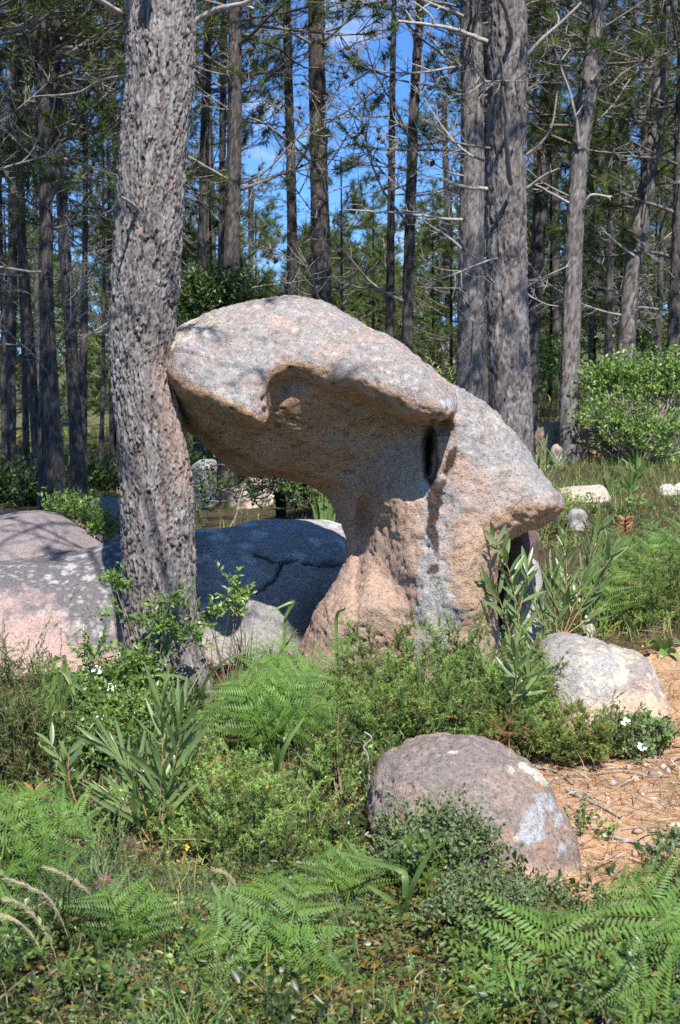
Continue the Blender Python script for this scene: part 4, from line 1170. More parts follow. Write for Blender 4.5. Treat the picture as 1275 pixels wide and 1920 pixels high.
def needle_bush(name, label, lst, Y, n, L=.10, nn=46, nl=.017, nw=.0030, mat=None, seed=0, dr=.9, col=1.0, cat='shrub', lo=.5, group=None):
    r = np.random.default_rng(2000 + seed)
    ms = [(c_ - np.array([0, 0, L * .85]), max(rx - L * .4, rx * .5), max(ry - L * .4, ry * .5), rz) for c_, rx, ry, rz in px_mounds(lst, Y, dr)]; b = foot(ms)
    e = obj(name, None, None, b, label, cat, group)
    mb = MB(); nb = max(12, n // 13); bp, bd = shell(r, ms, nb, lo)
    k2 = bp[:, 2] > gz(bp[:, 0], bp[:, 1]) - .02
    bp, bd = bp[k2], norm(bd[k2] + np.array([0, 0, .45]) + r.normal(size=(k2.sum(), 3)) * .3); nb = len(bp)
    bl = L * 1.9 * r.uniform(.6, 1.35, nb); t = r.uniform(-.25, 1, (nb, 13)) ; bend = r.normal(size=(nb, 3)) * .25
    pos = (bp[:, None] + bd[:, None] * (t * bl[:, None])[..., None] + bend[:, None] * (t ** 2 * bl[:, None])[..., None]).reshape(-1, 3)
    d = norm(np.repeat(bd, 13, 0) * .9 + r.normal(size=(nb * 13, 3)) * .55)
    bt = np.repeat(r.uniform(.45, 1.45, nb), 13)
    spiny_sprigs(r, mb, pos, d, L * .62, nn, nl, nw, 0, 1, col, tonev=bt * np.clip(.8 + .35 * t.ravel(), .6, 1.2))
    obj('foliage', mb.build('foliage', [mat or MAT_GORSE, MAT_STEM], b, smooth=False), e)
    ms2 = MB(); pick = r.choice(len(pos), min(16 + 6 * len(ms), len(pos)), replace=False)
    stems_from(r, ms2, b, pos[pick], .006, 0)
    obj('stem', ms2.build('stem', [MAT_STEM], b), e)
    return e, b

def leafy_twigs(r, mb, pos, d, L, nl, ll, lw, m=0, sm=1, up=.35, wob=.3, tone=(.7, 1.3), twig=.0022, warm=.06, spread=.9):
    """twigs clothed in small leaves"""
    n = len(pos)
    d = norm(d + np.array([0, 0, up]) + r.normal(size=(n, 3)) * wob); L = L * r.uniform(.6, 1.3, n)
    bend = r.normal(size=(n, 3)) * .2
    t = (np.arange(nl) + .5)[None] / nl * .95 + r.normal(size=(n, nl)) * .02
    pt = pos[:, None] + d[:, None] * (t * L[:, None])[..., None] + bend[:, None] * (t ** 2 * L[:, None])[..., None]
    q = norm(np.repeat(d[:, None], nl, 1) * .6 + norm(r.normal(size=(n, nl, 3))) * spread)
    V, F = leaves(r, pt.reshape(-1, 3), q.reshape(-1, 3), ll * r.uniform(.6, 1.25, n * nl), lw * r.uniform(.7, 1.2, n * nl), .1,
                  norm(np.array([0, -.3, 1.]) + r.normal(size=(n * nl, 3)) * .55))
    c = tones(r, n * nl, *tone, warm) * np.repeat(r.uniform(.8, 1.2, (n, 1)), nl, 0)
    mb.add(V, F, rep(c, 5), m)
    e = pos + d * L[:, None] + bend * L[:, None]
    s2 = norm(np.cross(d, r.normal(size=(n, 3)))) * twig
    V = np.stack([pos - s2, pos + s2, e], 1).reshape(-1, 3)
    mb.add(V, np.arange(len(V)).reshape(-1, 3), np.ones(3), sm)

def leafy_bush(name, label, lst, Y, n, L, nl, ll, lw, mat, seed=0, dr=.9, lo=.5, cat='shrub', stem_r=.008, nstem=24, group=None, up=.35, tone=(.7, 1.3), stem_mat=None):
    r = np.random.default_rng(3000 + seed)
    ms = px_mounds(lst, Y, dr); b = foot(ms)
    e = obj(name, None, None, b, label, cat, group)
    mb = MB(); pos, d = shell(r, ms, n, lo)
    keep = pos[:, 2] > gz(pos[:, 0], pos[:, 1]) - .02
    if keep.sum() < 8: pos[:, 2] = gz(pos[:, 0], pos[:, 1]) + r.random(len(pos)) * .5; keep[:] = True
    pos, d = pos[keep], d[keep]
    leafy_twigs(r, mb, pos, d, L, nl, ll, lw, up=up, tone=tone)
    obj('foliage', mb.build('foliage', [mat, stem_mat or MAT_STEM], b, smooth=False), e)
    m2 = MB(); pick = r.choice(len(pos), min(nstem, len(pos)), replace=False)
    stems_from(r, m2, b, pos[pick], stem_r, 0)
    obj('stem', m2.build('stem', [stem_mat or MAT_STEM], b), e)
    return e, b

# ---- bracken: pinna prototypes shared by all fronds
def pinna_proto(seed, npair=17, droop=.22):
    r = np.random.default_rng(seed); mb = MB()
    t = np.linspace(0, 1, 9); ax = np.stack([t, .06 * t ** 2 * r.normal(), -droop * t ** 2], -1)
    mb.add(*tube(ax, np.linspace(.008, .002, 9), 3), c=(1.25, 1.15, .8))
    pos = []; d = []; L = []
    for i in range(npair):
        q = (i + .6) / npair; pc = np.array([q, 0, -droop * q * q])
        for s in (-1, 1):
            l = .205 * (1 - q) ** .75 + .02
            pos.append(pc); L.append(l * r.uniform(.9, 1.1)); d.append((.42 + .25 * q, s, -.18 + r.normal() * .06 - .2 * droop))
    V, F = leaves(r, np.array(pos), np.array(d), np.array(L), .050 * (np.array(L) / .19) ** .5, .05, np.tile(np.array([0, 0, 1.]), (len(pos), 1)))
    mb.add(V, F, rep(tones(r, len(pos), .85, 1.15, 0), 5))
    return mb
PIN = [pinna_proto(60 + i, droop=.12 + .08 * i).build('pinna', [MAT_FERN]) for i in range(4)]
PIN_DEAD = [pinna_proto(70, droop=.5).build('pinna', [MAT_FERN_DEAD])]

def frond(e, b, p0, p1, arch, width, npair, stipe=.3, face=(0, -.85, .55), seed=0, pins=None, mat=None, separate=True):
    """one bracken frond from p0 to its tip p1; width = length of the longest pinna"""
    r = np.random.default_rng(5000 + seed); pins = pins or PIN
    p0 = np.asarray(p0); p1 = np.asarray(p1); mid = (p0 + p1) / 2 + np.asarray(arch)
    path = spline([p0, p0 * .45 + p1 * .05 + mid * .5, mid * .5 + p1 * .42 + p0 * .08 + np.asarray(arch) * .2, p1], 26)
    fr = obj('frond', mesh('frond', *(lambda t: (t[0] - b, [t[1]]))(tube(path, np.linspace(.0042, .0012, 26), 4)), np.tile([1.25, 1.1, .75], (26 * 4, 1)), [mat or MAT_FERN]), e)
    face = norm(face)
    Vj = MB()
    npair = max(6, int(npair * .52))
    for i in range(npair):
        q = stipe + (1 - stipe) * (1 - (1 - (i + .25) / npair) ** 1.35); u = (q - stipe) / (1 - stipe)
        k_ = q * 25; a = int(k_); pc = path[a] + (path[min(a + 1, 25)] - path[a]) * (k_ - a)
        tg = norm(path[min(a + 2, 25)] - path[max(a - 1, 0)])
        sd = norm(np.cross(tg, face)); nn = np.cross(sd, tg)
        prof = (1 - u) ** .85 * min(1, .75 + u * 2.0) + .05
        for s in (-1, 1):
            l = width * prof * r.uniform(.88, 1.1)
            x = norm(sd * s + tg * (.42 + .25 * u) + nn * r.normal() * .12 + nn * .12)
            y = norm(np.cross(nn, x)); z = np.cross(x, y)
            M = Matrix(((x[0] * l, y[0] * l, z[0] * l, pc[0] - b[0]), (x[1] * l, y[1] * l, z[1] * l, pc[1] - b[1]), (x[2] * l, y[2] * l, z[2] * l, pc[2] - b[2]), (0, 0, 0, 1)))
            o = bpy.data.objects.new('pinna', pins[r.integers(len(pins))]); COL.objects.link(o)
            o.parent = fr; o.matrix_local = M
    return fr

def fern(label, base, Yb, fr_list, seed=0, pins=None, mat=None, name='bracken_fern'):
    """base px; fronds: (tip px, tip py, tip distance, arch up m, width px, pairs[, stipe, face])"""
    b = P(*base, Yb) if Yb else hit(*base)
    b[2] = min(b[2], gz(np.array([b[0]]), np.array([b[1]]))[0])
    e = obj(name, None, None, b, label, 'fern')
    for i, f in enumerate(fr_list):
        tip = P(f[0], f[1], f[2])
        frond(e, b, b + np.array([.01 * i, 0, 0]), tip, np.array([0, f[7][1] if len(f) > 7 and len(f[7]) == 2 else 0, f[3]]), f[4] * 1.28 * f[2] / FPX, f[5], f[6] if len(f) > 6 else .3, seed=seed * 10 + i, pins=pins, mat=mat)
    return e

# ---- lance-leaved acacia shoots: every leaf a piece of its own
def lance_leaf(bend, w=.19):
    t = np.linspace(0, 1, 6); hw = w / 2 * np.sin(np.pi * np.clip(t * .92 + .06, 0, 1)) ** .8
    z = bend * t ** 2; c_ = .02
    V = np.concatenate([np.stack([t, -hw, z + hw * .35], -1), np.stack([t, 0 * t, z], -1), np.stack([t, hw, z + hw * .35], -1)])
    F = []
    for a in (0, 6):
        for i in range(5): F.append([a + i, a + i + 1, a + i + 7, a + i + 6])
    col = np.tile(np.array([1., 1, 1]), (18, 1)); col[6:12] = [1.2, 1.15, 1.0]
    return mesh('leaf', V, [np.array(F)], col, [MAT_ACACIA])
LANCE = [lance_leaf(.12), lance_leaf(-.1), lance_leaf(-.22, .17), lance_leaf(.05, .20)]
LANCE_NARROW = [lance_leaf(.12, .10), lance_leaf(-.1, .095), lance_leaf(.25, .11)]

def set_leaf(parent, b, me, p, d, face, l, name='leaf'):
    x = norm(d); y = norm(np.cross(face, x)); z = np.cross(x, y)
    o = bpy.data.objects.new(name, me); COL.objects.link(o); o.parent = parent
    o.matrix_local = Matrix(((x[0] * l, y[0] * l, z[0] * l, p[0] - b[0]), (x[1] * l, y[1] * l, z[1] * l, p[1] - b[1]), (x[2] * l, y[2] * l, z[2] * l, p[2] - b[2]), (0, 0, 0, 1)))
    return o

def lance_shoot(label, stems, Y, leaf_px, n_each, seed=0, protos=None, name='acacia_shoot', up=.75, cat='shrub'):
    """stems: list of photo courses (bottom to top)"""
    r = np.random.default_rng(6000 + seed); protos = protos or LANCE
    p0 = P(*stems[0][0], Y); b = ground(p0[0], p0[1])
    e = obj(name, None, None, b, label, cat)
    for si, st in enumerate(stems):
        dy = r.normal() * .06
        path = spline([P(a, c_, Y + dy * i / len(st)) for i, (a, c_) in enumerate(st)], 20)
        if si == 0 and path[0][2] > b[2] + .02: path = np.concatenate([[b - [0, 0, .03]], path])
        sm = obj('stem', mesh('stem', *(lambda t: (t[0] - b, [t[1]]))(tube(path, np.linspace(.0042, .0016, len(path)), 5)), np.tile([1.5, 1.2, 1.0], (len(path) * 5, 1)), [MAT_STEM]), e)
        n = n_each[si] if isinstance(n_each, (list, tuple)) else n_each
        for k_ in range(n):
            q = .16 + .84 * (k_ + .5) / n; i = min(int(q * (len(path) - 1)), len(path) - 2); p = path[i] + (path[i + 1] - path[i]) * (q * (len(path) - 1) - i)
            t = norm(path[i + 1] - path[i]); a = k_ * 2.4 + r.normal() * .4
            s = norm(np.array([math.cos(a), math.sin(a) * .8, 0]))
            d = norm(t * up * r.uniform(.7, 1.3) + s * r.uniform(.55, .9) * (1.1 - .5 * q))
            l = leaf_px * Y / FPX * r.uniform(.7, 1.15) * (1.05 - .35 * q)
            set_leaf(sm, b, protos[r.integers(len(protos))], p, d, norm(np.array([0, -.7, .6]) + r.normal(size=3) * .5), l)
    return e

# ---- strap-leaved plants (asphodel, sedge)
def strap_plant(label, base, Y, blades, w_px=9, name='strap_leaf_plant', mat=None, seed=0, cat='plant'):
    r = np.random.default_rng(7000 + seed)
    b0 = P(*base, Y) if Y else hit(*base)
    Y = b0[1]; b = ground(b0[0], b0[1])
    e = obj(name, None, None, b, label, cat)
    for bl in blades:
        pts = [b + r.normal(size=3) * .01] + [P(a, c_, Y - .12 * (i + 1) / len(bl) + r.normal() * .03) for i, (a, c_) in enumerate(bl)]
        path = spline(pts, 14); t = np.linspace(0, 1, 14)
        hw = w_px / 2 * Y / FPX * np.clip(1.2 - t, .0, 1) ** .6 * np.minimum(1, .5 + t * 3) + .0004
        tg = norm(np.gradient(path, axis=0)); sd = norm(np.cross(tg, norm(np.array([r.normal() * .4, -1, .3]))))
        up = np.cross(sd, tg)
        V = np.concatenate([path - sd * hw[:, None] + up * hw[:, None] * .3, path, path + sd * hw[:, None] + up * hw[:, None] * .3]) - b
        F = [[a + i, a + i + 1, a + i + 15, a + i + 14] for a in (0, 14) for i in range(13)]
        obj('leaf', mesh('leaf', V, [np.array(F)], np.tile(np.full(3, r.uniform(.8, 1.25)), (42, 1)), [mat or MAT_STRAP]), e)
    return e
# ------------------------------------------------------------------ shrubs
needle_bush('gorse_bush', 'big bright green gorse bush covering the foot of the arched rock',
    [(705, 1270, 85, 75, 6.4), (800, 1262, 75, 78, 6.45), (880, 1262, 70, 80, 6.4), (950, 1280, 62, 70, 6.35), (690, 1370, 55, 60, 6.05), (750, 1350, 85, 70, 6.05), (840, 1340, 80, 70, 6.05), (930, 1340, 60, 55, 6.0), (985, 1320, 40, 50, 6.2)], 6.2, 3500, seed=1, lo=.6)
needle_bush('gorse_bush', 'pale green gorse mound in the left foreground beside the tall acacia shoot',
    [(430, 1510, 90, 70, 5.0), (385, 1550, 65, 50, 4.85), (470, 1565, 85, 50, 4.8), (540, 1555, 65, 55, 4.95), (410, 1470, 55, 36, 5.15)], 4.95, 2000, seed=2, col=np.array([1.12, 1.1, 1.15]), lo=.55)
needle_bush('gorse_bush', 'dark green gorse between the pale gorse mound and the rounded foreground boulder',
    [(645, 1475, 55, 65, 5.5), (620, 1540, 50, 50, 5.2), (665, 1545, 40, 55, 5.15)], 5.4, 1500, seed=3, col=.85, lo=.5)
needle_bush('gorse_bush', 'low sprawling gorse at the foot of the angular grey boulder',
    [(1040, 1395, 55, 30, 6.0), (1090, 1390, 60, 30, 6.0), (1000, 1375, 45, 35, 6.1), (1130, 1385, 40, 26, 6.05)], 6.0, 900, L=.07, seed=4, col=np.array([1.1, .95, .9]))
needle_bush('heath_bush', 'upright heath bush at the left edge in front of the pink boulder',
    [(20, 1290, 50, 95, 5.8), (50, 1350, 60, 80, 5.7), (-20, 1360, 60, 100, 5.7), (60, 1400, 50, 60, 5.6), (110, 1300, 14, 50, 5.8)], 5.75, 1100, L=.12, nn=46, nl=.012, mat=MAT_HEATH, seed=5)
needle_bush('gorse_bush', 'dark gorse bush at the right edge beyond the sandy patch, left half',
    [(1170, 1110, 48, 50, 8.3), (1200, 1130, 45, 40, 8.1), (1150, 1140, 35, 35, 8.1)], 8.2, 800, seed=6, col=.8)
needle_bush('gorse_bush', 'tall gorse bush cut by the right edge beyond the sandy patch',
    [(1245, 1095, 48, 55, 8.5), (1275, 1110, 50, 60, 8.3), (1240, 1140, 50, 38, 8.1)], 8.3, 900, seed=7, col=.85)
needle_bush('heath_bush', 'low heath clump under the acacia shoot between gorse and angular boulder',
    [(1000, 1290, 32, 60, 6.5), (1025, 1340, 28, 40, 6.3)], 6.4, 500, L=.08, seed=8, mat=MAT_HEATH, col=1.1)

yb = float(hit(1170, 868)[1])
leafy_bush('evergreen_bush', 'rounded glossy green bush right of the bowed pine',
    [(1105, 740, 26, 40), (1118, 728, 24, 34), (1150, 722, 30, 28), (1185, 712, 26, 32), (1215, 726, 38, 36), (1255, 716, 28, 38), (1270, 740, 46, 60), (1150, 740, 44, 40), (1205, 752, 46, 46), (1125, 790, 36, 34, yb - .3), (1165, 800, 30, 40, yb - .4), (1215, 812, 50, 40, yb - .4), (1262, 820, 40, 36, yb - .3), (1180, 840, 36, 28, yb - .5), (1135, 835, 20, 24, yb - .3), (1240, 850, 40, 20, yb - .5), (1300, 760, 50, 80)], yb, 900, .27, 12, .050, .026, MAT_LEAF, seed=1, lo=.2, nstem=200, stem_r=.012, stem_mat=MAT_DRYTWIG, dr=.8, tone=(.7, 2.1))
leafy_bush('sage_shrub', 'grey-green leafy shrub growing against the front of the rounded boulder',
    [(765, 1585, 45, 40, 4.62), (820, 1560, 40, 42, 4.60), (870, 1585, 50, 30, 4.58), (820, 1620, 80, 34, 4.5), (740, 1630, 40, 30, 4.5), (905, 1600, 34, 24, 4.55)], 4.6, 330, .085, 12, .021, .011, MAT_SAGE, seed=2, lo=.6)
leafy_bush('sage_shrub', 'low grey-green shrublet spreading below the rounded foreground boulder',
    [(900, 1690, 70, 32, 4.2), (960, 1720, 55, 30, 4.1), (850, 1730, 60, 30, 4.1), (1010, 1700, 50, 26, 4.25)], 4.2, 380, .06, 11, .018, .010, MAT_SAGE, seed=3, lo=.5)
e, b = leafy_bush('rockrose_shrub', 'white-flowered rockrose spreading at the left foot of the foreground pine',
    [(190, 1310, 55, 34, 6.5), (250, 1300, 50, 30, 6.6), (150, 1350, 60, 40, 6.2), (220, 1370, 60, 40, 6.1), (290, 1350, 45, 34, 6.3), (110, 1400, 55, 40, 5.9), (180, 1420, 60, 40, 5.8)], 6.2, 1150, .11, 12, .030, .016, MAT_LEAF, seed=4, lo=.45, tone=(.75, 1.4))

def flower(e, b, p, s=.022, seed=0, name='flower'):
    r = np.random.default_rng(8000 + seed); p = np.asarray(p); fc = norm(np.array([r.normal() * .3, -.8, .7])); sx = norm(np.cross(fc, [0, 0, 1.])); sy = np.cross(sx, fc)
    o = None
    for k_ in range(5):
        a = k_ * 2 * np.pi / 5 + r.normal() * .1
        d = sx * math.cos(a) + sy * math.sin(a) + fc * .25; t = np.cross(fc, norm(d))
        pts = [p, p + d * s * .5 - t * s * .42, p + d * s - t * s * .36, p + d * s * 1.12 + fc * .1 * s, p + d * s + t * s * .36, p + d * s * .5 + t * s * .42]
        me = mesh('petal', np.array(pts) - p, [np.array([[0, 1, 2], [0, 2, 3], [0, 3, 4], [0, 4, 5]])], None, [MAT_PETAL])
        if o is None:
            st = MB(); a_ = np.linspace(0, np.pi, 5); st.add(*tube(p[None] + np.outer(a_ / np.pi * s * .35, fc), np.maximum(np.sin(a_) * s * .28, .0005), 6))
            st.add(*tube(np.array([p, p - fc * .02 - np.array([0, 0, .03]), p - np.array([0, -.01, .09])]), .0012, 4), c=(.5, .5, .3))
            o = obj(name, st.build('flower', [MAT_YELLOW], b), e)
        q = obj('petal', me, o); q.location = Vector(p - b)
for i, (fx, fy, fY) in enumerate([(168, 1290, 6.35), (208, 1291, 6.35), (182, 1258, 6.5), (190, 1345, 6.0), (188, 1367, 5.9), (128, 1331, 6.05), (312, 1392, 6.0), (245, 1325, 6.2), (284, 1325, 6.2), (127, 1412, 5.7), (270, 1443, 5.75)]):
    flower(e, b, P(fx, fy, fY), .024 if i < 5 else .018, i)
e, b = leafy_bush('rockrose_shrub', 'small white-flowered rockrose in front of the angular grey boulder',
    [(1175, 1395, 40, 26, 6.2), (1215, 1385, 40, 24, 6.25), (1160, 1370, 30, 22, 6.3), (1195, 1420, 30, 16, 6.1)], 6.2, 300, .08, 10, .024, .012, MAT_SAGE, seed=5, lo=.4)
for i, (fx, fy) in enumerate([(1173, 1355), (1203, 1401)]): flower(e, b, P(fx, fy, 6.05), .020, 40 + i)
leafy_bush('leafy_sapling', 'spindly leafy sapling climbing up against the base of the foreground pine',
    [(218, 1090, 12, 26, 6.7), (212, 1110, 22, 12, 6.7), (318, 1130, 14, 24, 6.62), (250, 1160, 20, 18, 6.6), (205, 1170, 15, 18, 6.6), (295, 1180, 30, 20, 6.55), (330, 1190, 26, 18, 6.55), (180, 1230, 26, 20, 6.5), (260, 1260, 40, 24, 6.5), (350, 1215, 30, 24, 6.5)], 6.6, 150, .10, 9, .034, .017, MAT_LEAF, seed=6, lo=.2, nstem=30, stem_r=.003, tone=(.9, 1.5))
leafy_bush('leafy_sapling', 'light green sapling in front of the shaded boulder inside the arch',
    [(440, 1110, 10, 22, 6.9), (448, 1130, 24, 12, 6.9), (400, 1170, 26, 18, 6.8), (430, 1150, 16, 16, 6.85)], 6.85, 40, .09, 9, .032, .016, MAT_LEAF, seed=7, lo=.2, nstem=12, stem_r=.003, tone=(1.0, 1.6))
leafy_bush('evergreen_shrub', 'small dark shrub rooted between the shaded boulders left of the pine',
    [(150, 975, 30, 14, 10.9), (170, 990, 22, 14, 10.7), (190, 1000, 20, 12, 10.6), (215, 1005, 18, 10, 10.9), (120, 962, 30, 8, 11.2)], 10.8, 240, .14, 10, .045, .02, MAT_LEAF, seed=8, lo=.3)
leafy_bush('leafy_sapling', 'green leafy sprout on the sand at the right of the angular grey boulder',
    [(1225, 1370, 20, 20, 6.3), (1240, 1400, 20, 14, 6.2), (1215, 1400, 16, 12, 6.2)], 6.25, 26, .08, 8, .034, .02, MAT_LEAF, seed=9, lo=.2, tone=(1.0, 1.5), nstem=8, stem_r=.003)
leafy_bush('leafy_sapling', 'small leafy sprout by the sticks on the sandy patch',
    [(1250, 1580, 22, 20, 4.75), (1240, 1600, 18, 10, 4.7)], 4.75, 26, .05, 8, .022, .013, MAT_SAGE, seed=10, lo=.2, nstem=8, stem_r=.002)
# crooked evergreen oak behind the rock: its stem shows through the arch, its crown over the cap
ok_b = ground(*(P(527, 985, 10.3)[:2]))
e = obj('evergreen_oak', None, None, ok_b, 'crooked little evergreen oak behind the rock, dark leaves over its left shoulder', 'tree')
st = spline([ok_b - [0, 0, .1], P(527, 960, 10.3), P(519, 920, 10.3), P(512, 890, 10.35), P(490, 780, 10.4), P(440, 660, 10.4), P(405, 590, 10.4)], 30)
obj('trunk', mesh('trunk', *(lambda t: (t[0] - ok_b, [t[1]]))(tube(st + fbm(st * 9, 2, 3)[:, None] * .015, np.linspace(.045, .012, 30), 8)), None, [MAT_TWIG]), e)
r = np.random.default_rng(91)
mb = MB(); pos, d = shell(r, px_mounds([(352, 575, 26, 34), (400, 560, 50, 32), (440, 562, 30, 26), (380, 600, 50, 40), (430, 610, 50, 40)], 10.4), 430, .4)
leafy_twigs(r, mb, pos, d, .17, 12, .045, .022, tone=(.7, 1.3))
pos, d = shell(r, px_mounds([(395, 930, 30, 50), (375, 960, 26, 24), (500, 925, 30, 24), (545, 930, 26, 26), (470, 945, 20, 20), (580, 950, 30, 20)], 10.2), 130, .3)
leafy_twigs(r, mb, pos, d, .17, 10, .04, .02, tone=(.8, 1.5))
obj('crown', mb.build('crown', [MAT_OAK, MAT_STEM], ok_b, smooth=False), e)
mb = MB(); stems_from(r, mb, st[12], pos[r.choice(len(pos), 22, replace=False)], .008, 0, .3)
obj('branch', mb.build('branch', [MAT_TWIG], ok_b), e)

# shrubs under the far trees
r = np.random.default_rng(97)
for i, (fx, fy, rx_, ry_, yd, lb) in enumerate([
    (25, 925, 40, 22, 17, 'green bush at the left edge under the pines'), (185, 915, 36, 24, 19.5, 'green bush left of the foreground trunk, deep under the pines'),
    (72, 942, 24, 14, 16.5, 'low bright bush at the foot of the left pine cluster'), (1030, 690, 40, 60, 24, 'yellow-green bush behind the sturdy fissured pine'),
    (880, 730, 40, 40, 26, 'green bush between the pale pine and the rock slope'), (1230, 640, 50, 40, 25, 'dusky bush behind the rounded glossy bush'),
    (800, 690, 40, 40, 30, 'far bush under the slender dark pine'), (480, 880, 60, 40, 18, 'dark bush in the shade seen through the arch'), (590, 930, 50, 30, 14, 'strappy green bush at the right side of the view through the arch'),
    (390, 900, 40, 40, 19, 'shaded bush behind the grey boulder seen through the arch')]):
    leafy_bush('forest_bush', lb, [(fx, fy, rx_, ry_), (fx - rx_ * .6, fy + 8, rx_ * .6, ry_ * .7), (fx + rx_ * .6, fy + 6, rx_ * .6, ry_ * .7), (fx, fy + ry_ * .8, rx_, ry_ * .7)], yd, 180, .30, 11, .075, .04, MAT_LEAF if i in (3, 4) else MAT_OAK, seed=30 + i, lo=.4, nstem=14, stem_r=.01)

# ------------------------------------------------------------------ acacia shoots
lance_shoot('tall acacia shoot with broad lance leaves against the pedestal of the arched rock',
    [[(978, 1225), (972, 1160), (962, 1100), (945, 1045), (925, 1005)], [(962, 1215), (948, 1160), (930, 1110), (908, 1090)], [(972, 1150), (985, 1100), (990, 1060)]], 6.75, 62, [24, 16, 12], 1)
lance_shoot('bushy acacia clump with upright narrow leaves right of the arched rock',
    [[(1050, 1200), (1060, 1130), (1062, 1060), (1058, 1010)], [(1055, 1195), (1085, 1110), (1110, 1040), (1125, 985)], [(1060, 1190), (1100, 1120), (1135, 1060), (1150, 1030)], [(1045, 1200), (1040, 1140), (1035, 1075)], [(1040, 1200), (1020, 1170), (1012, 1130)], [(1062, 1190), (1110, 1150), (1120, 1100)]], 7.15, 66, [22, 28, 22, 20, 14, 14], 2, LANCE_NARROW + LANCE[:2], up=1.1)
lance_shoot('tall many-leaved acacia shoot in the left foreground, reddish stem',
    [[(293, 1605), (300, 1520), (303, 1450), (305, 1370), (300, 1320)], [(290, 1590), (265, 1500), (240, 1440), (205, 1405)], [(296, 1560), (320, 1470), (335, 1390), (338, 1345)], [(288, 1590), (250, 1530), (215, 1500)]], 4.95, 112, [36, 28, 26, 16], 3, LANCE_NARROW, up=1.0)
lance_shoot('small acacia shoot leaning left beside the red-leaved sprout',
    [[(150, 1530), (135, 1480), (115, 1430), (92, 1390)], [(140, 1500), (128, 1450), (130, 1400)]], 5.2, 62, [18, 10], 4)
lance_shoot('young acacia shoot rising out of the gorse left of the angular boulder',
    [[(955, 1330), (966, 1290), (968, 1250), (962, 1215)], [(960, 1320), (985, 1290), (992, 1262)]], 6.0, 64, [18, 10], 5)
lance_shoot('low acacia shoot with dark drooping leaves at the bottom of the picture',
    [[(455, 1925), (452, 1880), (446, 1830)], [(455, 1915), (480, 1880), (505, 1860)]], 3.75, 95, [11, 8], 6, LANCE_NARROW, up=.4)
lance_shoot('acacia shoot with yellow-green young leaves above the lower bracken',
    [[(425, 1790), (428, 1740), (418, 1690)]], 4.05, 80, [10], 7, LANCE, up=1.0)
lance_shoot('low acacia shoot among the grass at the foot of the sturdy pine',
    [[(1028, 905), (1024, 870), (1022, 835)], [(1020, 905), (1006, 870), (1000, 845)], [(1030, 905), (1042, 880), (1045, 860)]], 12.0, 40, [12, 9, 7], 8, LANCE_NARROW, up=1.0)
RED = NT('young_red_leaf'); MAT_RED = RED.done(RED.bsdf(RED.mix(RED.noise(30, 2), (.22, .05, .02), (.30, .16, .04)), .4, None, .5))
def red_sprout(label, c, Y, n, l, seed):
    r = np.random.default_rng(seed); p = P(*c, Y); b = ground(p[0], p[1])
    e = obj('red_leaved_sprout', None, None, b, label, 'plant')
    obj('stem', mesh('stem', *(lambda t: (t[0] - b, [t[1]]))(tube(spline([b, (b + p) / 2 + [.01, 0, 0], p], 8), .003, 5)), None, [MAT_STEM]), e)
    for k_ in range(n):
        a = k_ * 2.4; me = LANCE[3].copy(); me.materials.clear(); me.materials.append(MAT_RED)
        set_leaf(e, b, me, p - np.array([0, 0, .03 * (k_ // 6)]), np.array([math.cos(a), math.sin(a) * .6, .35 + .3 * r.random()]), norm(np.array([0, -.6, .7])), l * r.uniform(.8, 1.2))
red_sprout('red-leaved sprout standing above the left bracken', (65, 1483), 5.0, 9, .05, 1)
red_sprout('reddish sprout in the grass right of the bushy acacia clump', (1172, 975), 9.6, 22, .07, 2)

# ------------------------------------------------------------------ bracken
fern('large bracken at the bottom edge, right of centre', (1030, 1975), 3.55, [(1018, 1700, 3.9, .10, 205, 15, .12), (870, 1880, 3.55, .12, 110, 13, .25), ], 1)
fern('tall bracken leaning left at the right edge of the foreground', (1330, 1900), 3.7, [(1165, 1632, 4.0, .08, 190, 15, .2), (1240, 1720, 3.75, .1, 130, 13, .3)], 2)
fern('bracken in the bottom right corner', (1310, 1990), 3.35, [(1130, 1850, 3.4, .13, 130, 13, .25), (1150, 1925, 3.3, .1, 120, 12, .2)], 3)
fern('small single bracken frond below the rounded boulder', (930, 1735), None, [(872, 1640, 4.35, .04, 48, 12, .2)], 4)
fern('little bracken in front of the grey-green shrub', (795, 1700), None, [(757, 1568, 4.45, .05, 62, 12, .25), (800, 1570, 4.45, .05, 52, 11, .3)], 5)
fern('bracken with spread fronds left of the bottom centre', (500, 1890), 3.7, [(500, 1628, 4.05, .05, 150, 12, .3), (345, 1785, 3.8, .16, 95, 13, .3), (585, 1650, 4.0, .12, 90, 13, .35), (660, 1835, 3.7, .14, 95, 13, .3)], 6)
fern('tiny bracken at the bottom edge, left of centre', (380, 1960), 3.5, [(378, 1852, 3.6, .04, 70, 11, .15), (340, 1890, 3.55, .05, 60, 10, .2)], 7)
fern('wide bracken at the left edge of the foreground', (-20, 1700), 4.4, [(208, 1556, 4.45, .18, 95, 14, .3), (135, 1488, 4.75, .14, 95, 14, .3), (40, 1490, 4.7, .16, 100, 14, .3), (30, 1640, 4.3, .1, 80, 12, .3), (170, 1650, 4.2, .15, 90, 13, .3)], 8)
fern('bracken hugging the left edge just below the wide bracken', (-60, 1830), 3.9, [(60, 1700, 4.1, .12, 90, 13, .3), (45, 1850, 3.8, .12, 80, 12, .3)], 9)
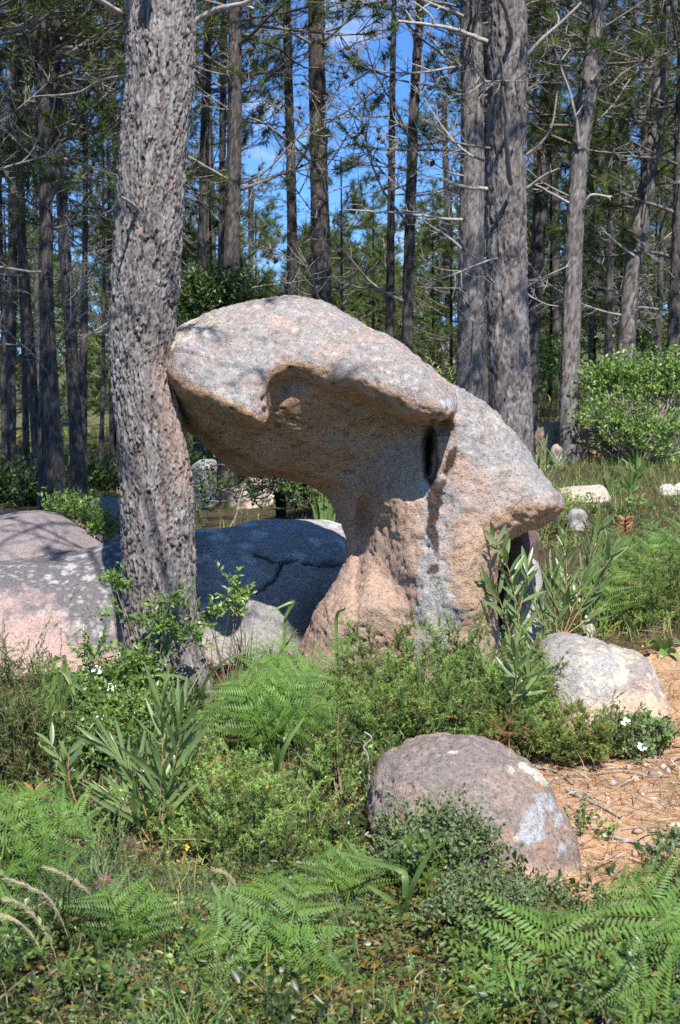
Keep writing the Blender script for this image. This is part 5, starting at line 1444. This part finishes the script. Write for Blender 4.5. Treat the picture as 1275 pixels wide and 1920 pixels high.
fern('bracken growing between the foreground pine and the big gorse', (470, 1370), 5.95, [(660, 1195, 6.3, .10, 62, 15, .25), (545, 1172, 6.5, .08, 70, 14, .35), (570, 1325, 5.95, .12, 75, 14, .35), (410, 1290, 6.0, .12, 60, 13, .3), (610, 1240, 6.2, .12, 70, 14, .3), (480, 1190, 6.4, .06, 60, 13, .4)], 10)
fern('shaded bracken below the foreground pine, left of the big gorse', (430, 1440), 5.8, [(560, 1355, 5.7, .12, 70, 13, .3), (380, 1330, 5.9, .10, 60, 12, .35), (470, 1300, 6.0, .10, 62, 13, .3)], 11)
fern('bracken at the right edge in the sunny grass beyond the gorse', (1260, 1080), 9.0, [(1215, 975, 9.2, .12, 45, 13, .3), (1290, 960, 9.2, .12, 55, 13, .3), (1245, 1000, 8.9, .12, 50, 12, .3)], 12)
fern('bracken half lost in the grass beside the reddish sprout', (1165, 1050), 9.0, [(1150, 985, 9.1, .08, 40, 12, .3), (1200, 1010, 8.9, .12, 45, 12, .3)], 13)
fern('bracken above the gorse bushes on the sunny right slope', (1200, 1080), 8.7, [(1165, 1010, 8.8, .12, 52, 12, .25), (1230, 1000, 8.8, .12, 56, 12, .25), (1190, 1040, 8.5, .12, 50, 12, .25)], 21)
fern('bracken between the bushy acacia clump and the right gorse', (1130, 1130), 7.9, [(1100, 1060, 8.0, .12, 58, 12, .25), (1160, 1065, 8.0, .12, 58, 12, .25)], 22)
fern('brown dead bracken at the bottom edge left of centre', (290, 1890), 3.7, [(360, 1852, 3.65, .05, 45, 12, .1)], 14, PIN_DEAD, MAT_FERN_DEAD, 'dead_bracken')
fern('brown dead bracken beside the lowest acacia shoot', (575, 1915), 3.6, [(660, 1862, 3.6, .05, 45, 12, .1)], 15, PIN_DEAD, MAT_FERN_DEAD, 'dead_bracken')
fern('brown dead bracken caught in the gorse above the rounded boulder', (905, 1400), 5.9, [(975, 1325, 5.8, .03, 40, 12, .1), (925, 1330, 5.8, .03, 36, 12, .1)], 16, PIN_DEAD, MAT_FERN_DEAD, 'dead_bracken')

fern('lush bracken in full sun just right of the foreground pine foot', (500, 1395), 5.75, [(585, 1255, 5.85, .14, 92, 15, .25), (430, 1275, 5.85, .14, 88, 14, .25), (640, 1330, 5.6, .14, 80, 14, .3), (520, 1230, 6.0, .1, 85, 14, .3), (470, 1350, 5.5, .12, 75, 13, .3)], 17)
fern('bracken in the middle foreground between pale gorse and shrub', (640, 1700), 4.3, [(600, 1610, 4.4, .1, 75, 13, .25), (690, 1620, 4.35, .1, 75, 13, .25)], 18)
fern('bracken in the left foreground below the tall acacia shoot', (240, 1790), 3.9, [(180, 1690, 4.0, .12, 90, 13, .25), (300, 1680, 4.05, .1, 90, 13, .25), (235, 1740, 3.8, .08, 70, 12, .2)], 19)
# ------------------------------------------------------------------ strap-leaved plants
strap_plant('strap-leaved plant arching in front of the pink boulder', (95, 1330), 6.0, [[(60, 1270), (35, 1230)], [(100, 1250), (110, 1240), (62, 1246)], [(120, 1260), (122, 1237), (148, 1360)], [(80, 1270), (70, 1250)], [(112, 1280), (95, 1255)], [(70, 1300), (0, 1330)], [(130, 1290), (170, 1310)], [(105, 1260), (140, 1300), (150, 1400)]], 9, seed=1)
strap_plant('strap-leaved plant between the pale gorse and the big gorse', (500, 1480), 5.4, [[(535, 1400), (570, 1345)], [(520, 1420), (522, 1395)], [(560, 1460), (600, 1510)], [(545, 1480), (585, 1525)], [(470, 1440), (440, 1400)], [(560, 1440), (600, 1490), (606, 1520)], [(530, 1490), (570, 1530)]], 10, seed=2)
strap_plant('three-leaved strap plant rooted below the little bracken', (757, 1722), None, [[(760, 1650), (745, 1630), (640, 1598)], [(775, 1660), (805, 1600), (825, 1560)], [(735, 1690), (690, 1660)], [(700, 1705), (640, 1700)], [(720, 1720), (660, 1715)]], 13, seed=3)
strap_plant('long strap leaves sprawling round the foot of the foreground pine', (390, 1310), 6.5, [[(330, 1290), (250, 1300), (180, 1330)], [(450, 1290), (520, 1230), (556, 1180)], [(420, 1330), (470, 1400)], [(360, 1280), (300, 1265), (250, 1275)], [(440, 1290), (500, 1290)], [(470, 1260), (500, 1220)], [(400, 1350), (440, 1440)], [(380, 1290), (420, 1240), (470, 1220)]], 7, seed=4)
strap_plant('single folded strap leaf sticking up before the shaded boulder', (530, 1215), 6.7, [[(535, 1165), (553, 1128), (500, 1150)]], 7, seed=5)
strap_plant('drooping strap leaf at the small hollow under the arched rock', (640, 1240), 6.6, [[(655, 1200), (672, 1200), (690, 1240)], [(630, 1170), (648, 1140)]], 8, seed=6)
for i, (a, b_, lb) in enumerate([(905, 960, 'iris-like tuft in the grass right of the flat pinkish slab'), (1160, 945, 'blue-green iris-like tuft near the reddish sprout'), (610, 965, 'dark iris-like tuft at the right of the view through the arch'), (1150, 905, 'iris-like tuft beyond the flat pinkish slab')]):
    if i == 0: a, b_ = 1142, 930
    if i == 1: a, b_ = 1180, 925
    if i == 3: a, b_ = 1195, 893
    strap_plant(lb, (a, b_), None if i != 2 else 10.5, [[(a + dx * .6, b_ - h_ * .7), (a + dx, b_ - h_)] for dx, h_ in [(-30, 34), (-20, 46), (-10, 52), (0, 56), (9, 54), (18, 46), (28, 38), (36, 22), (-38, 20)]], 5, seed=10 + i, name='iris_tuft')
strap_plant('flat rosette of broad leaves at the top edge of the sandy patch', (1245, 1225), None, [[(1225, 1205), (1215, 1212)], [(1260, 1200), (1275, 1205)], [(1240, 1225), (1238, 1238)], [(1262, 1222), (1272, 1235)], [(1232, 1200), (1222, 1195)]], 15, seed=20, name='leaf_rosette')
r = np.random.default_rng(140)
sp = P(820, 706, Y0 - .02)
e = obj('rock_sprig', None, None, sp, 'yellow-green sprig sprouting in the notch between cap and shoulder of the rock', 'plant')
mb = MB(); pos = sp + r.normal(size=(9, 3)) * np.array([.03, .02, .012]) + [0, 0, -.02]
leafy_twigs(r, mb, pos, np.tile([0, -.3, 1.], (9, 1)), .075, 7, .03, .012, tone=(1.2, 2.0), warm=.3)
obj('foliage', mb.build('foliage', [MAT_LEAF, MAT_STEM], sp, smooth=False), e)
# ------------------------------------------------------------------ ground cover: grass, herbs, litter (stuff nobody could count)
r = np.random.default_rng(2024)
BLOCK = [((850 + 40 - CX) / FPX * 4.98, 4.98, .33, .26), ((1130 - CX) / FPX * 6.85, 6.85, .27, .2)]     # boulders keep free

def scatter(n, y0, y1, half=.27, dens=None):
    """points over the visible wedge, denser towards the camera"""
    y = np.sqrt(r.random(n) * (y1 ** 2 - y0 ** 2) + y0 ** 2) if dens is None else y0 * (y1 / y0) ** (r.random(n) ** dens)
    wide = r.random(n) < .3
    x = np.where(wide, r.uniform(-1, 1, n) * (half * 2.1 * y + 1.3), r.uniform(-1, 1, n) * (half * y + .35))      # thins out beyond the frame
    return x, y

def free(x, y):
    ok = np.ones(len(x), bool)
    for a, b, c_, d in BLOCK: ok &= ((x - a) / c_) ** 2 + ((y - b) / d) ** 2 > 1
    return ok

def blades(x, y, h, w, lean, col, name, label, mat, curve=.5):
    n = len(x); z = gz(x, y)
    b = np.stack([x, y, z - .01], -1)
    a = r.uniform(0, 2 * np.pi, n); l = lean * r.random(n) ** .7
    d = np.stack([np.cos(a) * l, np.sin(a) * l, np.sqrt(np.maximum(1 - l * l, .05))], -1)
    d2 = norm(d + np.stack([np.cos(a), np.sin(a), -np.ones(n) * .8], -1) * (curve * r.random(n))[:, None])
    sd = norm(np.stack([-np.sin(a + r.normal(size=n) * .8), np.cos(a + r.normal(size=n) * .8), np.zeros(n)], -1)) * (w * r.uniform(.6, 1.3, n) / 2)[:, None]
    H = (h * r.uniform(.45, 1.25, n))[:, None]
    m = b + d * H * .55; t = m + d2 * H * .5
    V = np.stack([b - sd, b + sd, m + sd * .8, m - sd * .8, t], 1).reshape(-1, 3)
    k_ = (np.arange(n) * 5)[:, None]
    return MBadd(name, label, mat, V, k_, col)

def MBadd(name, label, mat, V, k_, col):
    mb = MB()
    mb.add(V, np.concatenate([k_ + [0, 1, 2], k_ + [0, 2, 3], k_ + [3, 2, 4]]), rep(col, 5))
    return obj(name, mb.build(name, [mat], smooth=False), kind='stuff', label=label)

def gcol(n, base, dry=.15):
    c = tones(r, n, .65, 1.35, 0) * np.array(base)
    return np.where(r.random((n, 1)) < dry, tones(r, n, .8, 1.4, 0) * np.array([2.1, 1.35, 1.2]), c)

# meadow grass, patchy, thin on the sand
x, y = scatter(60000, 2.9, 9.0)
pat = fbm(pts3(x * 1.5, y * 1.5, 2), 3, 301)
k_ = (r.random(len(x)) < np.clip(.22 + pat * 1.4, .02, 1) * (1 - .93 * dirtmask(x, y)) * (1 - .7 * sstep(-.1, .2, x) * sstep(4.6, 4.2, y))) & free(x, y)
x, y = x[k_], y[k_]
blades(x, y, .10, .0036, .75, gcol(len(x), (.72, .85, .85), .2), 'meadow_grass', 'short mixed grass between the plants of the clearing', MAT_GRASS)
# glaucous fine grass in the left foreground
x, y = scatter(45000, 2.9, 4.7)
pat = fbm(pts3(x * 2.0, y * 2.0, 7), 3, 305)
k_ = (r.random(len(x)) < np.clip(.45 + pat * 1.8 - sstep(-.3, .3, x) * .9, 0, 1)) & free(x, y)
x, y = x[k_], y[k_]
blades(x, y, .11, .0030, .95, gcol(len(x), (.9, 1.05, 1.5), .08), 'blue_grass', 'fine blue-green grass carpeting the left foreground', MAT_GRASS, .7)

# tangled clumps of small plants: domes of leaves, tussocks and sprays of differing height that shade one another
def tangle(n, y0, y1, name, label, kind, hr, dens):
    x, y = scatter(n, y0, y1); k_ = (r.random(n) < dens(x, y)) & free(x, y); x, y = x[k_], y[k_]
    mb = MB()
    for a_, b_, z_ in zip(x, y, gz(x, y)):
        h = r.uniform(*hr); w = h * r.uniform(.6, 1.1); tn = r.choice([.3, .45, .7, 1.25]) * (1.35 if y0 > 7 else 1)
        if kind == 'leaf':
            m_ = int(14 + 60 * h); q = norm(r.normal(size=(m_, 3))); q[:, 2] = np.abs(q[:, 2])
            p = np.array([a_, b_, z_]) + q * np.array([w, w, h * .6]) * r.uniform(.2, 1, (m_, 1))
            leafy_twigs(r, mb, p, q, h * .5, 7, .026 * r.uniform(.6, 1.7), .012 * r.uniform(.6, 1.7), tone=(.7 * tn, 1.3 * tn), warm=.05)
        elif kind == 'tuft':
            m_ = int(22 + 160 * h); an = r.uniform(0, 6.28, m_); l = r.uniform(.1, .95, m_)
            d = norm(np.stack([np.cos(an) * l, np.sin(an) * l, np.ones(m_) * .8], -1)); p = np.array([a_, b_, z_ - .01]) + r.normal(size=(m_, 3)) * np.array([.015, .015, 0])
            L_ = (h * r.uniform(.6, 1.6, m_))[:, None]; s_ = norm(np.cross(d, [0, 0, 1.])) * .0022
            m1 = p + d * L_ * .55; t1 = m1 + norm(d + np.stack([np.cos(an), np.sin(an), -np.ones(m_)], -1) * .45) * L_ * .55
            V = np.stack([p - s_, p + s_, m1 + s_ * .8, m1 - s_ * .8, t1], 1).reshape(-1, 3); k2 = (np.arange(m_) * 5)[:, None]
            c_ = tones(r, m_, .7, 1.3, .06) * tn * np.array([.8, 1, 1.0])
            mb.add(V, np.concatenate([k2 + [0, 1, 2], k2 + [0, 2, 3], k2 + [3, 2, 4]]), rep(c_, 5))
        else:
            m_ = int(10 + 70 * h); q = norm(r.normal(size=(m_, 3))); q[:, 2] = np.abs(q[:, 2]) + .2
            p = np.array([a_, b_, z_]) + q * np.array([w, w, h]) * r.uniform(.2, .8, (m_, 1))
            spiny_sprigs(r, mb, p, norm(q), h * .7, 34, .015, .0028, 0, 1, tn)
    return obj(name, mb.build(name, [{'leaf': MAT_LEAF, 'tuft': MAT_GRASS, 'spray': MAT_GORSE, 'grey': MAT_SAGE}[kind], MAT_STEM], smooth=False), kind='stuff', label=label)
nd = lambda s_, k0, amp: (lambda x, y: np.clip(k0 + fbm(pts3(x * 2.3, y * 2.3, s_), 3, 330 + s_) * amp, 0, 1) * (1 - .97 * dirtmask(x, y)))
tangle(430, 2.9, 6.6, 'leafy_tangle', 'tangled leafy weeds of differing heights filling the foreground', 'leaf', (.06, .26), nd(1, .6, 1.6))
tangle(380, 2.9, 7.5, 'grass_tussocks', 'grass tussocks scattered through the foreground', 'tuft', (.08, .24), lambda x, y: nd(2, .55, 1.6)(x, y) * (1 - .85 * sstep(0, .25, x) * sstep(4.5, 4.1, y)))
tangle(240, 3.0, 6.2, 'gorse_seedlings', 'small spiny seedlings scattered through the foreground', 'spray', (.07, .22), nd(3, .5, 1.6))
# sunny grass on the slope beyond
x, y = scatter(72000, 7.8, 19, .3)
pat = fbm(pts3(x * .8, y * .8, 4), 3, 309); rt = sstep(-.02, .1, x / y)
k_ = r.random(len(x)) < np.clip(.12 + .45 * rt + pat * .9, .05, 1)
x, y = x[k_], y[k_]
blades(x, y, .15, .007, .75, gcol(len(x), (.8, .95, .95), .22), 'slope_grass', 'sunny tufted grass on the slope beyond the rock', MAT_GRASS)
x, y = scatter(20000, 18, 45, .3)
blades(x, y, .28, .02, .7, gcol(len(x), (.5, .55, .5), .2), 'wood_floor_grass', 'rough undergrowth on the floor of the pine wood', MAT_GRASS)

def herb_cover(n, y0, y1, ll, lw, h, mat, name, label, dens, col, up=.5):
    x, y = scatter(n, y0, y1); k_ = (r.random(n) < dens(x, y)) & free(x, y); x, y = x[k_], y[k_]; n = len(x)
    z = gz(x, y) + h * r.random(n) ** 1.3
    a = r.uniform(0, 2 * np.pi, n)
    d = np.stack([np.cos(a), np.sin(a), r.uniform(-.2, up, n)], -1)
    V, F = leaves(r, np.stack([x, y, z], -1), d, ll * r.uniform(.5, 1.3, n), lw * r.uniform(.6, 1.3, n), .12, norm(np.array([0, -.25, 1.]) + r.normal(size=(n, 3)) * .5))
    mb = MB(); mb.add(V, F, rep(col(n), 5)); return obj(name, mb.build(name, [mat], smooth=False), kind='stuff', label=label)

herb_cover(30000, 2.9, 7.6, .019, .0085, .085, MAT_LEAF, 'leafy_herbs', 'low small-leaved herbs covering the ground',
           lambda x, y: np.clip(.42 + fbm(pts3(x * 1.9, y * 1.9, 9), 3, 311) * 1.3, .05, 1) * (1 - .96 * dirtmask(x, y)), lambda n: tones(r, n, .3, .9, .18))
herb_cover(16000, 2.9, 4.8, .022, .011, .055, MAT_SAGE, 'grey_herbs', 'low grey-green herbs in the foreground',
           lambda x, y: np.clip(.3 + fbm(pts3(x * 2.4, y * 2.4, 12), 3, 313) * 1.7, 0, 1) * (1 - .9 * dirtmask(x, y)), lambda n: tones(r, n, .7, 1.3, .05))
# bronze bindweed-like leaves right of bottom centre
herb_cover(26000, 3.0, 5.2, .028, .013, .12, MAT_LEAF, 'bronze_herbs', 'trailing herbs with bronze and yellow leaves in the middle foreground',
           lambda x, y: sstep(1.2, .4, np.hypot((x - .05) / .9, (y - 3.9) / 1.1)) * .8 * (1 - .9 * dirtmask(x, y)), lambda n: np.where(r.random((n, 1)) < .42, np.array([1.9, .85, .5]), np.array([.95, .85, .75])) * r.uniform(.6, 1.3, (n, 1)))

# fallen pine needles
def litter(n, y0, y1, L, w, dens, name, label, mat, hmax=.012):
    x, y = scatter(n, y0, y1); k_ = r.random(n) < dens(x, y); x, y = x[k_], y[k_]; n = len(x)
    a = r.uniform(0, np.pi, n); l = L * r.uniform(.5, 1.2, n) / 2; dx, dy = np.cos(a) * l, np.sin(a) * l
    lift = .002 + hmax * r.random(n)
    p0 = np.stack([x - dx, y - dy, gz(x - dx, y - dy) + lift], -1); p1 = np.stack([x + dx, y + dy, gz(x + dx, y + dy) + lift * r.uniform(.3, 1.6, n)], -1)
    sd = np.stack([-np.sin(a), np.cos(a), np.zeros(n)], -1) * w / 2; up = np.array([0, 0, w])
    V = np.stack([p0 - sd, p0 + sd, p1 + sd, p1 - sd, (p0 + p1) / 2 + up], 1).reshape(-1, 3)
    k2 = (np.arange(n) * 5)[:, None]
    mb = MB(); mb.add(V, np.concatenate([k2 + [0, 1, 4], k2 + [1, 2, 4], k2 + [2, 3, 4], k2 + [3, 0, 4]]), rep(tones(r, n, .5, 1.4, .1), 5))
    return obj(name, mb.build(name, [mat], smooth=False), kind='stuff', label=label)
# dry bleached grass leaves and stalks lying through the green
x, y = scatter(9000, 2.9, 8.0); k_ = (r.random(len(x)) < np.clip(.35 + fbm(pts3(x * 2, y * 2, 21), 3, 350) * 1.5, .03, 1)) & free(x, y); x, y = x[k_], y[k_]
blades(x, y, .16, .0032, .97, tones(r, len(x), .7, 1.4, 0) * np.array([2.0, 1.45, 1.9]), 'dry_grass', 'bleached dry grass lying through the green plants', MAT_GRASS, .9)
MAT_LITTER = wood_mat('fallen_needles', (.17, .085, .045), (.34, .19, .10), 20)
litter(42000, 3.0, 8.5, .12, .0020, lambda x, y: np.clip(.25 + .38 * dirtmask(x, y) * (.7 + fbm(pts3(x * 3, y * 3, 5), 2, 317)), 0, 1), 'pine_needle_litter', 'brown fallen pine needles strewn over sand and soil', MAT_LITTER)
litter(3600, 3.0, 8.5, .14, .005, lambda x, y: .3 + .35 * dirtmask(x, y), 'twig_litter', 'thin broken twigs strewn on the ground', MAT_DRYTWIG, .02)

# pebbles and crumbs of soil on the sand
def pebbles(n, dens, smin, smax, name, label, mat):
    x, y = scatter(n, 3.6, 8.0); k_ = r.random(n) < dens(x, y); x, y = x[k_], y[k_]; n = len(x)
    oc = norm(np.array([[1, 0, 0], [-1, 0, 0], [0, 1, 0], [0, -1, 0], [0, 0, 1], [0, 0, -1], [1, 1, 1], [-1, 1, 1], [1, -1, 1], [-1, -1, 1.]]))
    tri = np.array([[4, 0, 6], [4, 6, 2], [0, 2, 6], [4, 2, 7], [4, 7, 1], [2, 1, 7], [4, 1, 9], [4, 9, 3], [1, 3, 9], [4, 3, 8], [4, 8, 0], [3, 0, 8], [5, 2, 0], [5, 1, 2], [5, 3, 1], [5, 0, 3]])
    s = smin + (smax - smin) * r.random(n) ** 4
    V = np.stack([x, y, gz(x, y) + s * .25], -1)[:, None] + oc[None] * (s[:, None] * r.uniform(.6, 1.2, (n, 3)))[:, None] * r.uniform(.75, 1.2, (n, 10, 1))
    F = (np.arange(n) * 10)[:, None, None] + tri[None]
    mb = MB(); mb.add(V.reshape(-1, 3), F.reshape(-1, 3), rep(tones(r, n, .6, 1.25, 0) * np.where(r.random((n, 1)) < .3, np.array([.8, .9, 1.0]), np.array([1, .85, .75])), 10))
    return obj(name, mb.build(name, [mat], smooth=False), kind='stuff', label=label)
k = NT('pebble_stone'); MAT_PEB = k.done(k.bsdf(k.mix(1.0, k.attr(), (.46, .36, .28), 'MULTIPLY'), .9))
pebbles(9000, lambda x, y: dirtmask(x, y) * .55 + .02, .003, .022, 'pebbles', 'pebbles and crumbs of soil on the sandy patch', MAT_PEB)

tangle(330, 7.6, 13, 'slope_weeds', 'green weeds and seedlings in the sunny grass beyond the rock', 'leaf', (.10, .28), lambda x, y: sstep(.02, .1, x / y) * .8)
tangle(190, 7.6, 13, 'slope_seedlings', 'small spiny shrubs in the sunny grass beyond the rock', 'spray', (.10, .25), lambda x, y: sstep(.02, .1, x / y) * .8)
# ------------------------------------------------------------------ sticks, stones, seed heads: things one can point at
def stick(label, pts, w, seed, twig=None, lift=.012, name='dead_stick'):
    pp = [hit(a, b_) + np.array([0, 0, lift]) for a, b_ in pts]; b = pp[0].copy()
    path = spline(pp, 6 * len(pp)); path = path + fbm(path * 14, 2, seed)[:, None] * np.array([.006, .006, .004])
    path[:, 2] = np.maximum(path[:, 2], gz(path[:, 0], path[:, 1]) + w * .8)
    mb = MB(); mb.add(*tube(path, np.linspace(w, w * .55, len(path)), 6))
    for t in (twig or []):
        q = spline([hit(a, b_) + np.array([0, 0, lift * 1.3]) for a, b_ in t], 10); mb.add(*tube(q, np.linspace(w * .6, w * .3, 10), 5))
    obj(name, mb.build(name, [MAT_DRYTWIG], b), None, b, label, 'stick')
stick('long grey stick lying on the sandy patch near the right edge', [(1108, 1557), (1150, 1575), (1200, 1588), (1255, 1602), (1290, 1612)], .0075, 1, [[(1190, 1585), (1215, 1572), (1275, 1570)]])
stick('bent brown stick beside the right flank of the rounded boulder', [(1068, 1493), (1100, 1505), (1130, 1520), (1165, 1540)], .010, 2)
stick('thin dark stick across the upper sandy patch', [(1120, 1455), (1170, 1450), (1220, 1462), (1260, 1460)], .0045, 3)
stick('thin twig at the right edge of the sandy patch below the angular boulder', [(1180, 1440), (1230, 1425), (1280, 1428)], .0045, 4)
stick('short dark stick at the left foot of the angular boulder', [(1000, 1440), (1040, 1452), (1075, 1476)], .006, 5)
stick('pale twig among the herbs under the grey-green shrub', [(700, 1665), (760, 1660), (850, 1652)], .004, 6)
def upright_twig(label, pts, Y, w, name='dead_twig'):
    path = spline([P(a, b_, Y) for a, b_ in pts], 20); b = path[0].copy(); g_ = ground(b[0], b[1]); path = np.concatenate([[g_ - [0, 0, .02]], path])
    mb = MB(); mb.add(*tube(path, np.linspace(w, w * .6, len(path)), 6)); obj(name, mb.build(name, [MAT_DRYTWIG], g_), None, g_, label, 'twig')
upright_twig('bleached crooked twig standing in the gorse left of the rounded boulder', [(692, 1475), (690, 1420), (682, 1400), (697, 1384), (683, 1372)], 5.35, .0055)
upright_twig('pale dry stalk rising from the strap leaves by the foreground pine', [(330, 1350), (360, 1290), (390, 1235)], 6.0, .003)
upright_twig('forked bleached twig behind the shaded boulder in the arch', [(430, 990), (442, 968), (448, 940), (456, 915)], 9.6, .006)

for i, (a, b_, s_, lb) in enumerate([(1232, 1455, .022, 'pale pink stone on the upper sandy patch'), (1115, 1563, .014, 'flat white pebble beside the long grey stick'), (1268, 1552, .022, 'pale rounded stone at the right edge of the sandy patch'), (1113, 1482, .015, 'small buff stone near the bent brown stick'), (1026, 1672, .016, 'white stone below the foot of the rounded boulder'), (988, 1655, .012, 'small white chip at the foot of the rounded boulder'), (1225, 1500, .013, 'grey pebble in the middle of the sandy patch')]):
    p = hit(a, b_); rr_ = np.random.default_rng(50 + i)
    u_, v_ = np.meshgrid(np.linspace(0, 2 * np.pi, 13)[:-1], np.linspace(.08, np.pi - .08, 8), indexing='ij')
    q = np.stack([np.cos(u_) * np.sin(v_), np.sin(u_) * np.sin(v_), np.cos(v_)], -1).reshape(-1, 3)
    q = q * (1 + .3 * fbm(q * 1.4 + i * 5, 3, 60 + i))[:, None] * np.array([1.3, .9, .65]) * s_
    ii_, jj_ = np.meshgrid(np.arange(12), np.arange(7), indexing='ij'); i2_ = (ii_ + 1) % 12
    Fq = np.stack([ii_ * 8 + jj_, ii_ * 8 + jj_ + 1, i2_ * 8 + jj_ + 1, i2_ * 8 + jj_], -1).reshape(-1, 4)
    tri_ = [[i_ * 8, ((i_ + 1) % 12) * 8, 0] for i_ in range(1, 11)]
    obj('small_stone', mesh('small_stone', q, [Fq, np.array(tri_)], np.tile(np.array([1.25, 1.15, 1.05]) * rr_.uniform(.9, 1.3), (len(q), 1)), [MAT_PEB]), None, p + np.array([0, 0, s_ * .25]), lb, 'stone')

# silky grass seed heads arching at lower left
MAT_AWN = leaf_mat('silky_awn', (.75, .68, .54), .4, .7, .2, .15, 20, tcol=(1.1, 1.05, .9))
def plume(label, pts, Y, seed):
    r_ = np.random.default_rng(900 + seed)
    path = spline([P(a, b_, Y - .02 * i) for i, (a, b_) in enumerate(pts)], 26); b = ground(path[0][0], path[0][1])
    e = obj('feather_grass', None, None, b, label, 'grass stalk')
    st = np.concatenate([[b - [0, 0, .02]], path]); obj('stalk', mesh('stalk', *(lambda t: (t[0] - b, [t[1]]))(tube(st, np.linspace(.0020, .001, len(st)), 4)), np.tile([1.2, 1.3, .8], (len(st) * 4, 1)), [MAT_DRYTWIG]), e)
    k0 = 7; q = path[k0:]; n = 300; i = r_.integers(0, len(q) - 1, n); f = r_.random((n, 1)); p = q[i] * (1 - f) + q[i + 1] * f; t = norm(q[i + 1] - q[i])
    d = norm(t + r_.normal(size=(n, 3)) * .22); s = norm(np.cross(d, r_.normal(size=(n, 3)))) * .0010
    V = np.stack([p - s, p + s, p + d * r_.uniform(.012, .035, (n, 1))], 1).reshape(-1, 3) - b
    obj('plume', mesh('plume', V, [np.arange(len(V)).reshape(-1, 3)], np.ones((len(V), 3)), [MAT_AWN], smooth=False), e)
plume('longest silky seed head arching left in the lower left corner', [(135, 1800), (125, 1750), (95, 1690), (60, 1665), (15, 1648)], 3.95, 1)
plume('silky seed head just below the longest one, lower left corner', [(110, 1830), (100, 1780), (70, 1725), (45, 1700), (20, 1688)], 3.85, 2)
plume('lowest silky seed head at the left edge', [(95, 1850), (88, 1810), (60, 1755), (35, 1730), (8, 1718)], 3.8, 3)
plume('silky seed head bending right above the blue-green grass', [(190, 1760), (175, 1690), (150, 1660), (120, 1640), (90, 1628)], 4.1, 4)
plume('small dry seed head right of the acacia with yellow-green leaves', [(450, 1700), (440, 1660), (425, 1640), (405, 1632)], 4.3, 5)
# dead thistle heads
MAT_FLUFF = leaf_mat('dead_thistle', (.36, .28, .25), .3, .9, .1, .2, 30, tcol=(1.05, 1., .9))
def thistle(label, c, Y, s, seed):
    r_ = np.random.default_rng(950 + seed); p = P(*c, Y); b = ground(p[0], p[1]); e = obj('dead_thistle', None, None, b, label, 'plant')
    obj('stalk', mesh('stalk', *(lambda t: (t[0] - b, [t[1]]))(tube(spline([b, (b + p) / 2 + [.01, .01, 0], p], 8), .003, 5)), None, [MAT_DRYTWIG]), e)
    n = 420; d = norm(r_.normal(size=(n, 3)) + [0, -.2, .3]); q = p + r_.normal(size=(n, 3)) * s * .18; sd = norm(np.cross(d, r_.normal(size=(n, 3)))) * s * .03
    V = np.stack([q - sd, q + sd, q + d * s * r_.uniform(.5, 1.1, (n, 1))], 1).reshape(-1, 3) - b
    obj('seed_head', mesh('seed_head', V, [np.arange(len(V)).reshape(-1, 3)], rep(tones(r_, n, .5, 1.5, .1), 3), [MAT_FLUFF], smooth=False), e)
thistle('fluffy dead thistle head at the foot of the tall acacia shoot', (243, 1588), 4.75, .045, 1)
thistle('dead thistle head low in the left foreground grass', (92, 1855), 3.7, .042, 2)
thistle('dead thistle head left of the lower bracken', (252, 1830), 3.75, .038, 3)
thistle('pale dead thistle below the wide left bracken', (195, 1655), 4.2, .035, 4)
# fallen pine cone in the grass above the sandy patch
cp = hit(1185, 1178); cp = cp + np.array([0, 0, .03])
e = obj('pine_cone', None, None, cp - [0, 0, .03], 'fallen grey pine cone in the grass above the sandy patch', 'pine cone')
MAT_CONE2 = wood_mat('weathered_cone', (.20, .17, .145), (.36, .32, .28), 60)
mb = MB(); t = np.linspace(0, np.pi, 9); mb.add(*tube(np.stack([np.linspace(-.06, .06, 9), np.zeros(9), np.full(9, .03)], -1), np.maximum(np.sin(t) * .02, .001), 8), c=(.3, .28, .26)); obj('core', mb.build('core', [MAT_CONE2]), e)
r_ = np.random.default_rng(5); pos = []; dr = []
for k_ in range(90):
    q = (k_ + .5) / 90; a = k_ * 2.39996; rad = math.sin(math.pi * min(.98, q * .9 + .06)) * .026 + .004
    pos.append([-.058 + .115 * q, math.cos(a) * rad * .5, .03 + math.sin(a) * rad * .5]); dr.append([.55, math.cos(a), math.sin(a)])
V_, F_ = leaves(r_, np.array(pos), np.array(dr), .024, .017, .1, np.tile([1., 0, 0], (90, 1)))
mb = MB(); mb.add(V_, F_, rep(tones(r_, 90, .7, 1.3, 0), 5)); obj('scales', mb.build('scales', [MAT_CONE2], smooth=False), e, kind='stuff')
# yellow flower specks (small yellow daisies)
for i, (a, b_, Y_, lb) in enumerate([(268, 1330, 6.1, 'small yellow flower by the foot of the foreground pine'), (213, 1368, 5.9, 'small yellow flower below the white rockrose flowers'), (499, 1474, 5.0, 'tiny yellow flower in the pale gorse mound'), (349, 1588, 4.7, 'small orange flower right of the tall acacia shoot'), (180, 1393, 5.6, 'small yellow flower left of the tall acacia shoot')]):
    p = P(a, b_, Y_); b = ground(p[0], p[1]); e = obj('yellow_flower', None, None, b, lb, 'flower')
    obj('stem', mesh('stem', *(lambda t: (t[0] - b, [t[1]]))(tube(spline([b, (b + p) / 2 + [.01, 0, 0], p], 6), .0012, 4)), None, [MAT_STEM]), e)
    for q in range(5):
        an = q * 1.2566; d = np.array([math.cos(an), -.3, math.sin(an)])
        V_, F_ = leaves(np.random.default_rng(q), (p - b)[None], d[None], .014, .010, .08, np.array([[0, -1., .3]])); obj('petal', mesh('petal', V_, [F_], None, [MAT_YELLOW], smooth=False), e)
